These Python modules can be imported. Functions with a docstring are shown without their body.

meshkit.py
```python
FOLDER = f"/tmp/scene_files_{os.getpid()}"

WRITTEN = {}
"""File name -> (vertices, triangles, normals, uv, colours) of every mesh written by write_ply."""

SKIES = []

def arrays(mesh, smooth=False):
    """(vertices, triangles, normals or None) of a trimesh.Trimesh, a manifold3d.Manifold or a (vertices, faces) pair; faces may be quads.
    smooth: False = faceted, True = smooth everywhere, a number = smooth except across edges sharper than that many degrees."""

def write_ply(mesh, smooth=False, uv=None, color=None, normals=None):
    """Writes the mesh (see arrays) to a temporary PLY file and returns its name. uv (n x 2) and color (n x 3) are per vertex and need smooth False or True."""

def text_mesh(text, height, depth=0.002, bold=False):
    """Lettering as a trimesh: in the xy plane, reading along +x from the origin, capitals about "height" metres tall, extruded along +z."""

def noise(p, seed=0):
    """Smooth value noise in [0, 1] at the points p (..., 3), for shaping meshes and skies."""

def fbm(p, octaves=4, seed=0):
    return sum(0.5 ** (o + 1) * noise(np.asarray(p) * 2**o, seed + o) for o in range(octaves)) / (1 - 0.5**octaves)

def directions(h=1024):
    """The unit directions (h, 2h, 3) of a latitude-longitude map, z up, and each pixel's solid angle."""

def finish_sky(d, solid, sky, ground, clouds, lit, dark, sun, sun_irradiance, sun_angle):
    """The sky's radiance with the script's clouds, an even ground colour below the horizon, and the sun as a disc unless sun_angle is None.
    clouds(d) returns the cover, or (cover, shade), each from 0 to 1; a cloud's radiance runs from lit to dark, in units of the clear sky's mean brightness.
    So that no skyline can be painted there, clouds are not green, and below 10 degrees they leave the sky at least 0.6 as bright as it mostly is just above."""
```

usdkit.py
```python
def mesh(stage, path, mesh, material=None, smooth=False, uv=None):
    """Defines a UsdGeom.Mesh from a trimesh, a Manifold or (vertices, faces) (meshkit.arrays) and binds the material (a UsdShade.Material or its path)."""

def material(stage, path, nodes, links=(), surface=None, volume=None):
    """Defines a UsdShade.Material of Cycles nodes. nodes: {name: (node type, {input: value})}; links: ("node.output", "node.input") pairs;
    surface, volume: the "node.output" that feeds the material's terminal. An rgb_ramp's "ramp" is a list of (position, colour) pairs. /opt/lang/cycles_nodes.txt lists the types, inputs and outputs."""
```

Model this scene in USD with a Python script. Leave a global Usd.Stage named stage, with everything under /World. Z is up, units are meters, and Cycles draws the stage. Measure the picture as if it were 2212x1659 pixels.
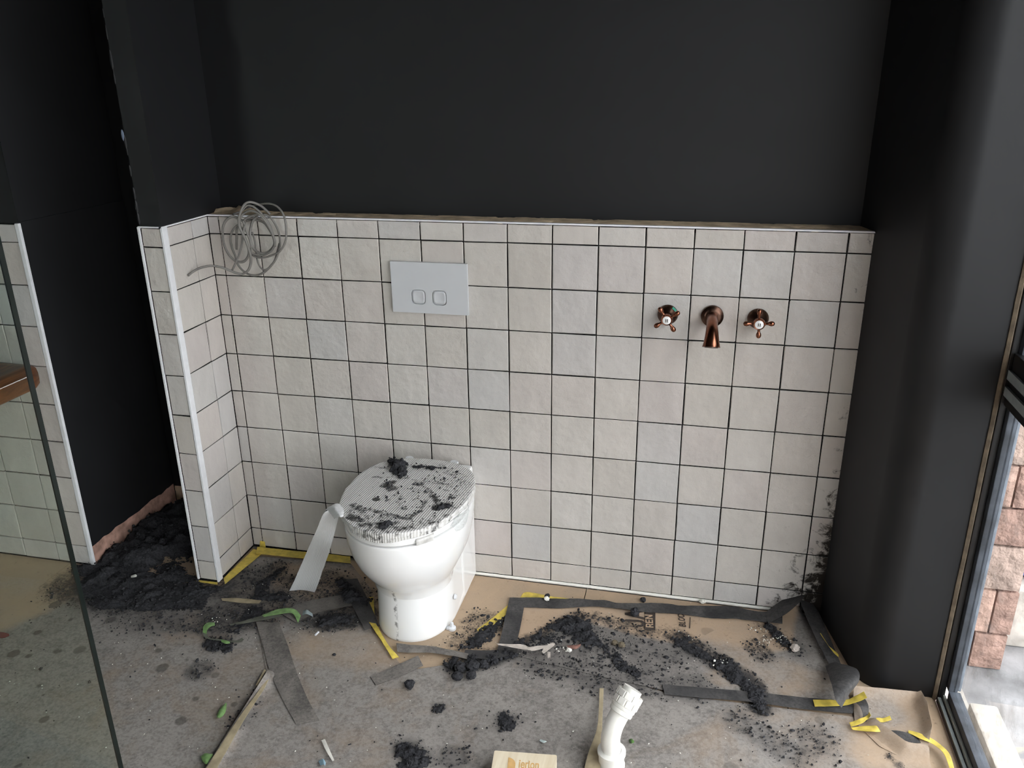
import math, random
import numpy as np, trimesh, manifold3d as m3
import usdkit, meshkit
from meshkit import noise, fbm
from pxr import Usd, UsdGeom, UsdLux, UsdShade, Gf, Sdf, Vt
from scipy.spatial import Delaunay
from shapely.geometry import Polygon, Point
import shapely

stage = Usd.Stage.CreateInMemory()
UsdGeom.SetStageUpAxis(stage, 'Z'); UsdGeom.SetStageMetersPerUnit(stage, 1.0)
UsdGeom.Xform.Define(stage, '/World'); UsdGeom.Scope.Define(stage, '/World/Looks')

# ------------------------------------------------------------------ camera, sky, exposure
CAM = np.array([0.5473038811818788, -2.2876703374097134, 1.579945320463732])
ROT = np.array([[0.9743693757160734, -0.06749118606307375, 0.2145909119009206],
                [0.22461650861768206, 0.34413083715026754, -0.9116585934345988],
                [-0.012318430401808508, 0.9364928759611871, 0.350470183534035]])
FPX = 1763.584815272572
EXPOSURE = 1.15
SKY_COLOR, SKY_STRENGTH = (0.975, 0.985, 1.0), 1.0
cam = UsdGeom.Camera.Define(stage, '/World/camera')
cam.CreateHorizontalApertureAttr(36.0); cam.CreateVerticalApertureAttr(27.0)
cam.CreateFocalLengthAttr(36.0 * FPX / 2212); cam.CreateFStopAttr(0.0)
cam.CreateExposureAttr(EXPOSURE); cam.CreateClippingRangeAttr((0.03, 200.0))
m4 = np.eye(4); m4[:3, :3] = ROT.T; m4[3, :3] = CAM
cam.AddTransformOp().Set(Gf.Matrix4d(*m4.ravel().tolist()))
dome = UsdLux.DomeLight.Define(stage, '/World/sky')          # even overcast sky
dome.CreateIntensityAttr(SKY_STRENGTH); dome.CreateColorAttr(Gf.Vec3f(*SKY_COLOR))

# ------------------------------------------------------------------ helpers
def ray(px, py):
    return ROT @ np.array([px - 1106.0, 829.5 - py, -FPX])
def at(px, py, z=0.0):                      # the point of the level plane z seen at a pixel of the photograph
    d = ray(px, py); return CAM + (z - CAM[2]) / d[2] * d
def aty(px, py, y=0.0):                     # the same for an upright plane y
    d = ray(px, py); return CAM + (y - CAM[1]) / d[1] * d
def lin(c):
    c = np.asarray(c, float) / 255.0
    return tuple(np.where(c <= 0.04045, c / 12.92, ((c + 0.055) / 1.055) ** 2.4))

used_names = {}
def numbered(parent, name):
    k = (parent, name); n = used_names.get(k, 0); used_names[k] = n + 1
    return name if n == 0 else f'{name}_{n:03d}'
def path_of(parent):
    return '/World' if parent is None else str(parent.GetPath())
def tag(p, label=None, cat=None, group=None, kind=None):
    for k, v in (('label', label), ('category', cat), ('group', group), ('kind', kind)):
        if v: p.SetCustomDataByKey(k, v)
    return p
def obj(name, mesh, material, parent=None, smooth=40, label=None, cat=None, group=None, kind=None, attrs=None):
    pp = path_of(parent); path = f'{pp}/{numbered(pp, name)}'
    g = usdkit.mesh(stage, path, mesh, material, smooth=smooth)
    for k, v in (attrs or {}).items():
        UsdGeom.PrimvarsAPI(g).CreatePrimvar(k, Sdf.ValueTypeNames.FloatArray, 'vertex').Set(Vt.FloatArray.FromNumpy(np.asarray(v, np.float32)))
    return tag(g.GetPrim(), label, cat, group, kind)
def thing(name, label, cat, group=None, kind=None, loc=None):
    x = UsdGeom.Xform.Define(stage, '/World/' + numbered('/World', name))
    if loc is not None: x.AddTranslateOp().Set(Gf.Vec3d(*map(float, loc)))
    return tag(x.GetPrim(), label, cat, group, kind)

def box(x0, x1, y0, y1, z0, z1, bevel=0.0):
    if bevel:
        return rbox((x1 - x0, y1 - y0, z1 - z0), bevel, ((x0 + x1) / 2, (y0 + y1) / 2, (z0 + z1) / 2))
    b = trimesh.creation.box((x1 - x0, y1 - y0, z1 - z0)); b.apply_translation(((x0 + x1) / 2, (y0 + y1) / 2, (z0 + z1) / 2)); return b
def rbox(size, r, c=(0, 0, 0)):
    s = np.array(size) / 2 - r; pts = []
    u = np.array([[a, b, d] for a in (-1, 1) for b in (-1, 1) for d in (-1, 1)], float)
    for q in u:
        for k in ((1, 0, 0), (0, 1, 0), (0, 0, 1), (.7, .7, 0), (.7, 0, .7), (0, .7, .7), (.577, .577, .577)):
            pts.append(q * s + q * np.array(k) * r)
    h = trimesh.convex.convex_hull(np.array(pts) + np.array(c)); return h
def cat(*ms):
    return trimesh.util.concatenate([m for m in ms])
def lathe(profile, n=32, axis=(0, 0, 1), origin=(0, 0, 0)):
    """profile: (radius, height) pairs, swept about the axis."""
    pr = np.array(profile, float); a = np.linspace(0, 2 * np.pi, n, endpoint=False)
    v = np.stack([np.outer(pr[:, 0], np.cos(a)), np.outer(pr[:, 0], np.sin(a)), np.repeat(pr[:, 1:2], n, 1)], -1).reshape(-1, 3)
    f = []
    for i in range(len(pr) - 1):
        for j in range(n):
            k = (j + 1) % n; f += [(i * n + j, i * n + k, (i + 1) * n + k), (i * n + j, (i + 1) * n + k, (i + 1) * n + j)]
    m = trimesh.Trimesh(v, f, process=False)
    m.apply_transform(trimesh.geometry.align_vectors((0, 0, 1), np.array(axis, float))); m.apply_translation(origin); return m
def catmull(p, n=12, closed=False):
    p = np.asarray(p, float)
    q = np.vstack([2 * p[0] - p[1], p, 2 * p[-1] - p[-2]]); out = []
    for i in range(1, len(q) - 2):
        t = np.linspace(0, 1, n, endpoint=False)[:, None]
        a, b, c, d = q[i - 1:i + 3]
        out.append(.5 * (2 * b + (c - a) * t + (2 * a - 5 * b + 4 * c - d) * t ** 2 + (3 * b - a - 3 * c + d) * t ** 3))
    return np.vstack(out + [p[-1:]])
def tube(p, r, sides=10, caps=True, flat=1.0):
    p = np.asarray(p, float); r = np.broadcast_to(r, (len(p),)); t = np.gradient(p, axis=0); t /= np.linalg.norm(t, axis=1, keepdims=True) + 1e-12
    a = np.cross(t[0], [0, 0, 1.0]); a = a if np.linalg.norm(a) > .1 else np.cross(t[0], [1.0, 0, 0]); a /= np.linalg.norm(a); fr = []
    for k in range(len(p)):
        a = a - t[k] * (a @ t[k]); a /= np.linalg.norm(a); fr.append((a, np.cross(t[k], a)))
    ang = np.arange(sides) * 2 * np.pi / sides
    v = np.array([p[k] + r[k] * (np.cos(ang)[:, None] * fr[k][0] * flat + np.sin(ang)[:, None] * fr[k][1]) for k in range(len(p))]).reshape(-1, 3)
    f = []
    for i in range(len(p) - 1):
        for j in range(sides):
            k = (j + 1) % sides; f += [(i * sides + j, i * sides + k, (i + 1) * sides + k), (i * sides + j, (i + 1) * sides + k, (i + 1) * sides + j)]
    if caps:
        n = len(v); v = np.vstack([v, p[:1], p[-1:]]); e = (len(p) - 1) * sides
        for j in range(sides):
            k = (j + 1) % sides; f += [(n, k, j), (n + 1, e + j, e + k)]
    return trimesh.Trimesh(v, f, process=False)
def loft(rings, cap0=True, cap1=True):
    """rings: list of (n,3) loops of equal length, counter-clockwise seen from the end they rise to."""
    n = len(rings[0]); v = np.vstack(rings); f = []
    for i in range(len(rings) - 1):
        for j in range(n):
            k = (j + 1) % n; f += [(i * n + j, i * n + k, (i + 1) * n + k), (i * n + j, (i + 1) * n + k, (i + 1) * n + j)]
    if cap0:
        c = len(v); v = np.vstack([v, rings[0].mean(0)[None]]); f += [(c, (j + 1) % n, j) for j in range(n)]
    if cap1:
        c = len(v); e = (len(rings) - 1) * n; v = np.vstack([v, rings[-1].mean(0)[None]]); f += [(c, e + j, e + (j + 1) % n) for j in range(n)]
    return trimesh.Trimesh(v, f, process=False)
def mani(t):
    t = trimesh.Trimesh(t.vertices, t.faces, process=True)
    return m3.Manifold(m3.Mesh(np.asarray(t.vertices, np.float32), np.asarray(t.faces, np.uint32)))
def solid(top, faces, th):
    """Gives a sheet (vertices, triangles) a thickness, downwards along its normals."""
    t = trimesh.Trimesh(top, faces, process=False); n = np.array(t.vertex_normals); k = len(top)
    v = np.vstack([t.vertices, t.vertices - n * th]); f = [t.faces, t.faces[:, ::-1] + k]
    e = t.faces_unique_edges; s = np.sort(t.edges, axis=1); u, inv, cnt = np.unique(s, axis=0, return_inverse=True, return_counts=True)
    b = t.edges[cnt[inv] == 1]
    f += [np.stack([b[:, 1], b[:, 0], b[:, 0] + k], 1), np.stack([b[:, 1], b[:, 0] + k, b[:, 1] + k], 1)]
    return trimesh.Trimesh(v, np.vstack(f), process=False)

# ------------------------------------------------------------------ materials
def mat(name, nodes, links, surface='p.BSDF'):
    return usdkit.material(stage, '/World/Looks/' + name, nodes, links, surface)
def plain(name, rgb, rough=.5, spec=.5, metal=0.0, vary=.08, scale=30, bump=0.0, bscale=120, bdist=.002, coat=0.0):
    c = np.array(lin(rgb)); nodes = {
        'g': ('geometry', {}), 'n': ('noise_texture', {'scale': float(scale), 'detail': 4.0}),
        'r': ('rgb_ramp', {'ramp': [(.3, tuple(c * (1 - vary))), (.7, tuple(np.minimum(c * (1 + vary), 1)))]}),
        'p': ('principled_bsdf', {'roughness': rough, 'specular_ior_level': spec, 'metallic': metal, 'coat_weight': coat})}
    links = [('g.position', 'n.vector'), ('n.fac', 'r.fac'), ('r.color', 'p.base_color')]
    if bump:
        nodes['b'] = ('noise_texture', {'scale': float(bscale), 'detail': 3.0}); nodes['bu'] = ('bump', {'strength': bump, 'distance': bdist})
        links += [('g.position', 'b.vector'), ('b.fac', 'bu.height'), ('bu.normal', 'p.normal')]
    return mat(name, nodes, links)

black_paint = plain('black_paint', (20, 21, 24), rough=.58, spec=.42, vary=.15, scale=4, bump=.15, bscale=90, bdist=.001)
grout = plain('black_grout', (24, 23, 23), rough=.9, spec=.2, vary=.3, scale=60)
metal_trim = plain('white_metal_trim', (225, 226, 230), rough=.35, spec=.5, vary=.05, scale=40)
silicone = plain('white_silicone', (240, 238, 232), rough=.4, vary=.03)
raw_plaster = plain('raw_plaster', (206, 184, 156), rough=.95, spec=.1, vary=.35, scale=22, bump=.6, bscale=60, bdist=.006)
pink_plaster = plain('pink_plaster', (176, 140, 126), rough=.95, spec=.1, vary=.35, scale=30, bump=.5, bscale=70, bdist=.004)
ceramic = plain('white_ceramic', (238, 238, 238), rough=.12, spec=.5, vary=.01, coat=.3)
plate_white = plain('satin_white_plate', (196, 198, 202), rough=.35, vary=.01)
white_plastic = plain('white_plastic', (222, 224, 228), rough=.3, vary=.02)
bronze = plain('aged_copper', (140, 92, 72), rough=.24, metal=1.0, vary=.15, scale=60)
dark_bronze = plain('dark_bronze', (88, 66, 56), rough=.3, metal=1.0, vary=.15, scale=60)
cable_grey = plain('grey_cable', (118, 115, 111), rough=.55, vary=.12, scale=50)
frame_black = plain('black_frame', (20, 20, 22), rough=.4, vary=.3, scale=20)
frame_grey = plain('dusty_grey_frame', (66, 71, 79), rough=.55, vary=.45, scale=22, bump=.2)
seal_grey = plain('grey_brush_seal', (150, 158, 158), rough=.7, vary=.12)
old_wood = plain('weathered_batten', (120, 108, 92), rough=.9, vary=.3, scale=45, bump=.4)
soil_mat = plain('black_potting_soil', (55, 55, 58), rough=.95, spec=.15, vary=.45, scale=150, bump=.7, bscale=260, bdist=.004)
perlite = plain('white_perlite', (232, 230, 222), rough=.9, vary=.05)
yellow_tape = plain('yellow_tape', (218, 194, 88), rough=.5, vary=.25, scale=45)
leaf_dirty = plain('dirty_leaf', (96, 98, 88), rough=.75, vary=.3, scale=30)
print_ink = plain('dark_print_ink', (62, 54, 50), rough=.8, vary=.2, scale=60)
paper_print = plain('bare_card', (186, 160, 134), rough=.85, vary=.08)
leaf_green = plain('green_leaf', (122, 158, 98), rough=.45, vary=.35, scale=50)
leaf_dark = plain('dark_leaf', (72, 104, 52), rough=.45, vary=.4, scale=50)
pvc_white = plain('white_pvc', (234, 232, 226), rough=.3, vary=.04, scale=25)
old_paper = plain('torn_cream_paper', (172, 158, 130), rough=.85, vary=.25, scale=30)
root_card = plain('pale_card_scrap', (196, 186, 178), rough=.9, vary=.2, scale=60)
ceiling_paint = plain('ceiling_paint', (48, 48, 50), rough=.9, vary=.03)
concrete = plain('pale_concrete', (196, 190, 182), rough=.95, vary=.25, scale=18, bump=.4)
gravel_grey = plain('grey_yard_ground', (142, 142, 144), rough=.95, vary=.4, scale=9, bump=.5)
stone_mats = [plain(f'red_sandstone_{i}', c, rough=.95, vary=.3, scale=16, bump=.9, bscale=40, bdist=.02) for i, c in enumerate([(172, 138, 124), (180, 150, 136), (164, 134, 122), (176, 154, 142)])]
blue_plastic = plain('blue_plastic', (40, 96, 190), rough=.35, vary=.05)

def pane_mat(name, tint, dirt=0.0, dirt_scale=14):
    nodes = {'lw': ('layer_weight', {'blend': .5}), 'pw': ('math', {'math_type': 'power', 'value2': 4.0}), 'f': ('math', {'math_type': 'multiply_add', 'value2': .8, 'value3': .035}), 't': ('transparent_bsdf', {'color': tint}), 'g': ('glossy_bsdf', {'roughness': 0.0, 'color': (.9, .9, .9)}), 'm': ('mix_closure', {})}
    links = [('lw.facing', 'pw.value1'), ('pw.value', 'f.value1'), ('f.value', 'm.fac'), ('t.BSDF', 'm.closure1'), ('g.BSDF', 'm.closure2')]
    if not dirt: return mat(name, nodes, links, 'm.closure')
    nodes |= {'ge': ('geometry', {}), 'n': ('noise_texture', {'scale': float(dirt_scale), 'detail': 8.0, 'roughness': .75}), 'mr': ('map_range', {'from_min': .52, 'from_max': .8, 'to_min': 0.0, 'to_max': dirt, 'clamp': True}),
              'd': ('diffuse_bsdf', {'color': (.55, .55, .54)}), 'm2': ('mix_closure', {})}
    links += [('ge.position', 'n.vector'), ('n.fac', 'mr.value'), ('mr.result', 'm2.fac'), ('m.closure', 'm2.closure1'), ('d.BSDF', 'm2.closure2')]
    return mat(name, nodes, links, 'm2.closure')
window_glass = pane_mat('dusty_window_glass', (.96, .97, .97), .35)
screen_glass = pane_mat('green_tinted_glass', (.90, .945, .915))
clear_plastic = pane_mat('clear_plastic', (.93, .94, .94), .25, 60)
screen_edge = plain('green_glass_edge', (12, 22, 20), rough=.2, vary=.2, scale=20)

# glazed handmade tile: hue differs tile by tile, streaky glaze, small pits, grime where the wall is soiled near the right-hand end
tile_mat = mat('handmade_tile', {
    'oi': ('object_info', {}), 'g': ('geometry', {}),
    'hue': ('rgb_ramp', {'ramp': [(0, lin((192.3, 187.5, 181.8))), (0.2, lin((195.0, 189.5, 183.8))), (0.36, lin((192.3, 184.8, 181.1))), (0.5, lin((189.6, 187.5, 185.9))), (0.62, lin((197.1, 192.2, 186.6))), (0.74, lin((190.3, 184.8, 178.4))), (0.87, lin((195.0, 188.2, 183.8))), (1, lin((192.3, 189.5, 186.6)))]}),
    'ma': ('mapping', {'scale': (16.0, 16.0, 7.0)}), 'st': ('noise_texture', {'scale': 1.0, 'detail': 4.0, 'roughness': .6}),
    'sr': ('map_range', {'from_min': .3, 'from_max': .7, 'to_min': .93, 'to_max': 1.05}),
    'mul': ('mix_color', {'blend_type': 'multiply', 'fac': 1.0, 'use_clamp': False}), 'cc': ('combine_color', {}),
    'pn': ('noise_texture', {'scale': 48.0, 'detail': 4.0, 'roughness': .65}), 'wn': ('noise_texture', {'scale': 17.0, 'detail': 2.0}),
    'ad': ('math', {'math_type': 'multiply_add', 'value2': .35}),
    'bu': ('bump', {'strength': .8, 'distance': .006}),
    'xyz': ('separate_xyz', {}), 'mx': ('map_range', {'from_min': .70, 'from_max': 1.0, 'to_min': 0.0, 'to_max': 1.0, 'clamp': True}),
    'mz': ('map_range', {'from_min': .5, 'from_max': 0.02, 'to_min': 0.0, 'to_max': 1.0, 'clamp': True}),
    'mm': ('math', {'math_type': 'multiply'}), 'dn': ('noise_texture', {'scale': 22.0, 'detail': 6.0, 'roughness': .7, 'distortion': .6}),
    'ds': ('math', {'math_type': 'multiply_add', 'value2': .34}), 'dr': ('map_range', {'from_min': .70, 'from_max': .82, 'clamp': True}),
    'ex': ('map_range', {'from_min': .925, 'from_max': 1.0, 'to_min': 0.0, 'to_max': .2, 'clamp': True}), 'da': ('math', {'math_type': 'add'}),
    'mix': ('mix_color', {'b': lin((40, 36, 33))}),
    'p': ('principled_bsdf', {'roughness': .26, 'specular_ior_level': .5})},
    [('oi.random', 'hue.fac'), ('g.position', 'ma.vector'), ('ma.vector', 'st.vector'), ('st.fac', 'sr.value'), ('hue.color', 'mul.a'),
     ('sr.result', 'cc.r'), ('sr.result', 'cc.g'), ('sr.result', 'cc.b'), ('cc.color', 'mul.b'),
     ('g.position', 'pn.vector'), ('g.position', 'wn.vector'), ('pn.fac', 'ad.value1'), ('wn.fac', 'ad.value3'), ('ad.value', 'bu.height'), ('bu.normal', 'p.normal'),
     ('g.position', 'xyz.vector'), ('xyz.x', 'mx.value'), ('xyz.z', 'mz.value'), ('mx.result', 'mm.value1'), ('mz.result', 'mm.value2'),
     ('g.position', 'dn.vector'), ('mm.value', 'ds.value1'), ('dn.fac', 'ds.value3'), ('ds.value', 'da.value1'), ('xyz.x', 'ex.value'), ('ex.result', 'da.value2'), ('da.value', 'dr.value'), ('dr.result', 'mix.fac'), ('mul.result', 'mix.a'), ('mix.result', 'p.base_color')])

# dirty card: 'film' = how far grey dust covers it, 'soil' = trodden-in black soil, 'spot' = dried drops
def card_mat(name, clean, grey0, grey1, soilc=(50, 50, 52), film_default=False):
    return mat(name, {
        'g': ('geometry', {}), 'fa': ('attribute', {'attribute': 'film'}), 'sa': ('attribute', {'attribute': 'soil'}), 'pa': ('attribute', {'attribute': 'spot'}),
        'n1': ('noise_texture', {'scale': 7.0, 'detail': 8.0, 'roughness': .62, 'distortion': .5}), 'n2': ('noise_texture', {'scale': 28.0, 'detail': 8.0, 'roughness': .72}), 'n3': ('noise_texture', {'scale': 120.0, 'detail': 5.0, 'roughness': .7}),
        'gl': ('math', {'math_type': 'multiply_add', 'value2': .6, 'value3': -.3}), 'ga': ('math', {'math_type': 'add'}), 'gm': ('math', {'math_type': 'multiply_add', 'value2': .7}), 'gr': ('rgb_ramp', {'ramp': [(.62, lin(grey0)), (1.0, lin(grey1))]}),
        'cr': ('rgb_ramp', {'ramp': [(.3, tuple(np.array(lin(clean)) * .86)), (.7, lin(clean))]}),
        'f1': ('math', {'math_type': 'multiply_add', 'value2': 1.5, 'value3': -.75}), 'f2': ('math', {'math_type': 'add'}), 'f3': ('clamp', {}),
        'm1': ('mix_color', {}),
        's1': ('math', {'math_type': 'multiply_add', 'value2': 1.2, 'value3': -.6}), 's0': ('math', {'math_type': 'multiply_add', 'value2': .9}), 's2': ('math', {'math_type': 'add', 'value2': -.45}), 's4': ('math', {'math_type': 'add'}), 's3': ('map_range', {'from_min': .30, 'from_max': .74, 'to_max': .9, 'clamp': True}),
        'm2': ('mix_color', {'b': lin(soilc)}),
        # fine dark specks everywhere, pale grit
        'k': ('map_range', {'from_min': .685, 'from_max': .72, 'to_min': 0.0, 'to_max': .8, 'clamp': True}), 'm3': ('mix_color', {'b': lin((58, 57, 58))}),
        'k2': ('map_range', {'from_min': .30, 'from_max': .26, 'to_min': 0.0, 'to_max': .7, 'clamp': True}), 'm5': ('mix_color', {'b': lin((196, 190, 184))}),
        'v': ('voronoi_texture', {'scale': 17.0, 'feature': 'f1'}), 'vs': ('separate_color', {}), 'vr': ('map_range', {'from_min': .45, 'from_max': 1.0, 'to_min': .02, 'to_max': .50}),
        'vn': ('math', {'math_type': 'multiply_add', 'value2': .22}), 'vd': ('math', {'math_type': 'subtract'}), 've': ('map_range', {'from_min': -.02, 'from_max': .05, 'to_min': 0.0, 'to_max': .75, 'clamp': True}), 'vm': ('math', {'math_type': 'multiply'}),
        'm4': ('mix_color', {'b': lin((70, 66, 62))}),
        'bu': ('bump', {'strength': .35, 'distance': .003}), 'p': ('principled_bsdf', {'roughness': .9, 'specular_ior_level': .2})},
        [('g.position', 'n1.vector'), ('g.position', 'n2.vector'), ('g.position', 'n3.vector'), ('n2.fac', 'gm.value1'), ('n3.fac', 'gm.value3'), ('gm.value', 'ga.value1'), ('n1.fac', 'gl.value1'), ('gl.value', 'ga.value2'), ('ga.value', 'gr.fac'), ('n1.fac', 'cr.fac'),
         ('n1.fac', 'f1.value1'), ('f1.value', 'f2.value1'), ('fa.fac', 'f2.value2'), ('f2.value', 'f3.value'), ('f3.result', 'm1.fac'), ('cr.color', 'm1.a'), ('gr.color', 'm1.b'),
         ('n3.fac', 'k.value'), ('k.result', 'm3.fac'), ('m1.result', 'm3.a'), ('n3.fac', 'k2.value'), ('k2.result', 'm5.fac'), ('m3.result', 'm5.a'),
         ('g.position', 'v.vector'), ('v.color', 'vs.color'), ('vs.r', 'vr.value'), ('n2.fac', 'vn.value1'), ('v.distance', 'vn.value3'), ('vr.result', 'vd.value1'), ('vn.value', 'vd.value2'), ('vd.value', 've.value'), ('ve.result', 'vm.value1'), ('pa.fac', 'vm.value2'), ('vm.value', 'm4.fac'), ('m5.result', 'm4.a'),
         ('n2.fac', 's1.value1'), ('n3.fac', 's0.value1'), ('s1.value', 's0.value3'), ('s0.value', 's2.value1'), ('s2.value', 's4.value1'), ('sa.fac', 's4.value2'), ('s4.value', 's3.value'), ('s3.result', 'm2.fac'), ('m4.result', 'm2.a'), ('m2.result', 'p.base_color'),
         ('n3.fac', 'bu.height'), ('bu.normal', 'p.normal')])
card = card_mat('dirty_floor_card', (196, 171, 146), (112, 108, 105), (160, 154, 149))
floor_tile_mat = card_mat('beige_floor_tile', (196, 172, 146), (120, 110, 100), (150, 138, 126))
dusty_tape = card_mat('dirty_grey_tape', (84, 82, 81), (98, 94, 91), (142, 136, 130))
black_tape = card_mat('dirty_black_tape', (58, 58, 60), (62, 61, 62), (112, 109, 107))
film_mat = mat('ribbed_wrap', {
    'g': ('geometry', {}), 'sa': ('attribute', {'attribute': 'soil'}), 'ma': ('mapping', {'rotation': (0.0, 0.0, .12)}),
    'w': ('wave_texture', {'wave_type': 'bands', 'bands_direction': 'x', 'scale': 46.0, 'distortion': .6, 'detail': 1.0}),
    'n2': ('noise_texture', {'scale': 45.0, 'detail': 8.0, 'roughness': .75}), 'n3': ('noise_texture', {'scale': 160.0, 'detail': 4.0}),
    'cr': ('rgb_ramp', {'ramp': [(0, lin((200, 198, 195))), (1, lin((224, 223, 221)))]}),
    's1': ('math', {'math_type': 'multiply_add', 'value2': 1.7, 'value3': -.85}), 's2': ('math', {'math_type': 'add'}), 's3': ('map_range', {'from_min': .36, 'from_max': .58, 'clamp': True}),
    'm2': ('mix_color', {'b': lin((52, 51, 51))}), 'ad': ('math', {'math_type': 'multiply_add', 'value2': .12}),
    'bu': ('bump', {'strength': .5, 'distance': .002}), 'p': ('principled_bsdf', {'roughness': .35, 'specular_ior_level': .5})},
    [('g.position', 'ma.vector'), ('ma.vector', 'w.vector'), ('w.fac', 'cr.fac'), ('g.position', 'n2.vector'), ('g.position', 'n3.vector'),
     ('n2.fac', 's1.value1'), ('s1.value', 's2.value1'), ('sa.fac', 's2.value2'), ('s2.value', 's3.value'), ('s3.result', 'm2.fac'), ('cr.color', 'm2.a'), ('m2.result', 'p.base_color'),
     ('n3.fac', 'ad.value1'), ('w.fac', 'ad.value3'), ('ad.value', 'bu.height'), ('bu.normal', 'p.normal')])
def wood_mat(name, dark, light, scale, rough, dirn='y'):
    sc = {'y': (9.0, 1.0, 9.0), 'x': (1.0, 9.0, 9.0)}[dirn]
    return mat(name, {'g': ('geometry', {}), 'm': ('mapping', {'scale': tuple(s * scale for s in sc)}), 'n': ('noise_texture', {'scale': 1.0, 'detail': 6.0, 'roughness': .6, 'distortion': .8}),
        'r': ('rgb_ramp', {'ramp': [(.3, lin(dark)), (.7, lin(light))]}), 'bu': ('bump', {'strength': .15, 'distance': .002}), 'p': ('principled_bsdf', {'roughness': rough})},
        [('g.position', 'm.vector'), ('m.vector', 'n.vector'), ('n.fac', 'r.fac'), ('r.color', 'p.base_color'), ('n.fac', 'bu.height'), ('bu.normal', 'p.normal')])
walnut = wood_mat('oiled_walnut', (62, 38, 26), (128, 80, 46), 4.0, .3)
pine = wood_mat('pale_pine', (222, 205, 176), (240, 228, 204), 7.0, .6)
pine_dark = plain('pine_brand_mark', (214, 172, 112), rough=.7, vary=.1, scale=90)

# ------------------------------------------------------------------ the room
XC, XR, PITCH, COL1, ROW1, TOP = -0.960, 0.992, 0.132, -0.924, 1.13511, 1.190
GAP = .0034
def zellige(w, h, rng):
    """One handmade tile, face at n=0 in (u, v, n): uneven edges, soft rim, slightly tilted, 42 triangles."""
    us, vs = np.array([0, .022, .978, 1]), np.array([0, .022, .978, 1])
    tilt = rng.normal(0, .0007, 2); base = rng.normal(0, .0004); v = []
    for j in range(4):
        for i in range(4):
            rim = i in (0, 3) or j in (0, 3); e = rng.normal(0, .00035, 2) if rim else (0, 0)
            v.append((us[i] * w + e[0], vs[j] * h + e[1], base + tilt[0] * (us[i] - .5) + tilt[1] * (vs[j] - .5) + rng.normal(0, .00012) - (.0016 if rim else 0)))
    f = []
    for j in range(3):
        for i in range(3):
            a = j * 4 + i; f += [(a, a + 1, a + 5), (a, a + 5, a + 4)]
    loop = [0, 1, 2, 3, 7, 11, 15, 14, 13, 12, 8, 4]; k = len(v)
    v += [(v[i][0], v[i][1], -.0075) for i in loop]
    for q in range(12):
        a, b = loop[q], loop[(q + 1) % 12]; f += [(b, a, k + q), (b, k + q, k + (q + 1) % 12)]
    return np.array(v), np.array(f)
def tile_grid(parent, us, vs, origin, U, V, N, seed):
    rng = np.random.default_rng(seed)
    for (v0, v1) in vs:
        for (u0, u1) in us:
            p, f = zellige(u1 - u0 - GAP, v1 - v0 - GAP, rng)
            p = np.array(origin) + np.outer(p[:, 0] + u0 + GAP / 2, U) + np.outer(p[:, 1] + v0 + GAP / 2, V) + np.outer(p[:, 2], N)
            obj('tile', (p, f), tile_mat, parent, smooth=55)
rows = [(ROW1 - k * PITCH, ROW1 - (k - 1) * PITCH) for k in range(1, 9)]
rows = [(ROW1, TOP)] + rows + [(.008, ROW1 - 8 * PITCH)]
ex, ey, ez = np.eye(3)

floor = thing('floor', 'beige stone tiled floor under the dirty card', 'floor', kind='structure')
obj('screed', box(-3.2, 1.33, -4.3, .45, -.12, -.012), concrete, floor, smooth=False)

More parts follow.
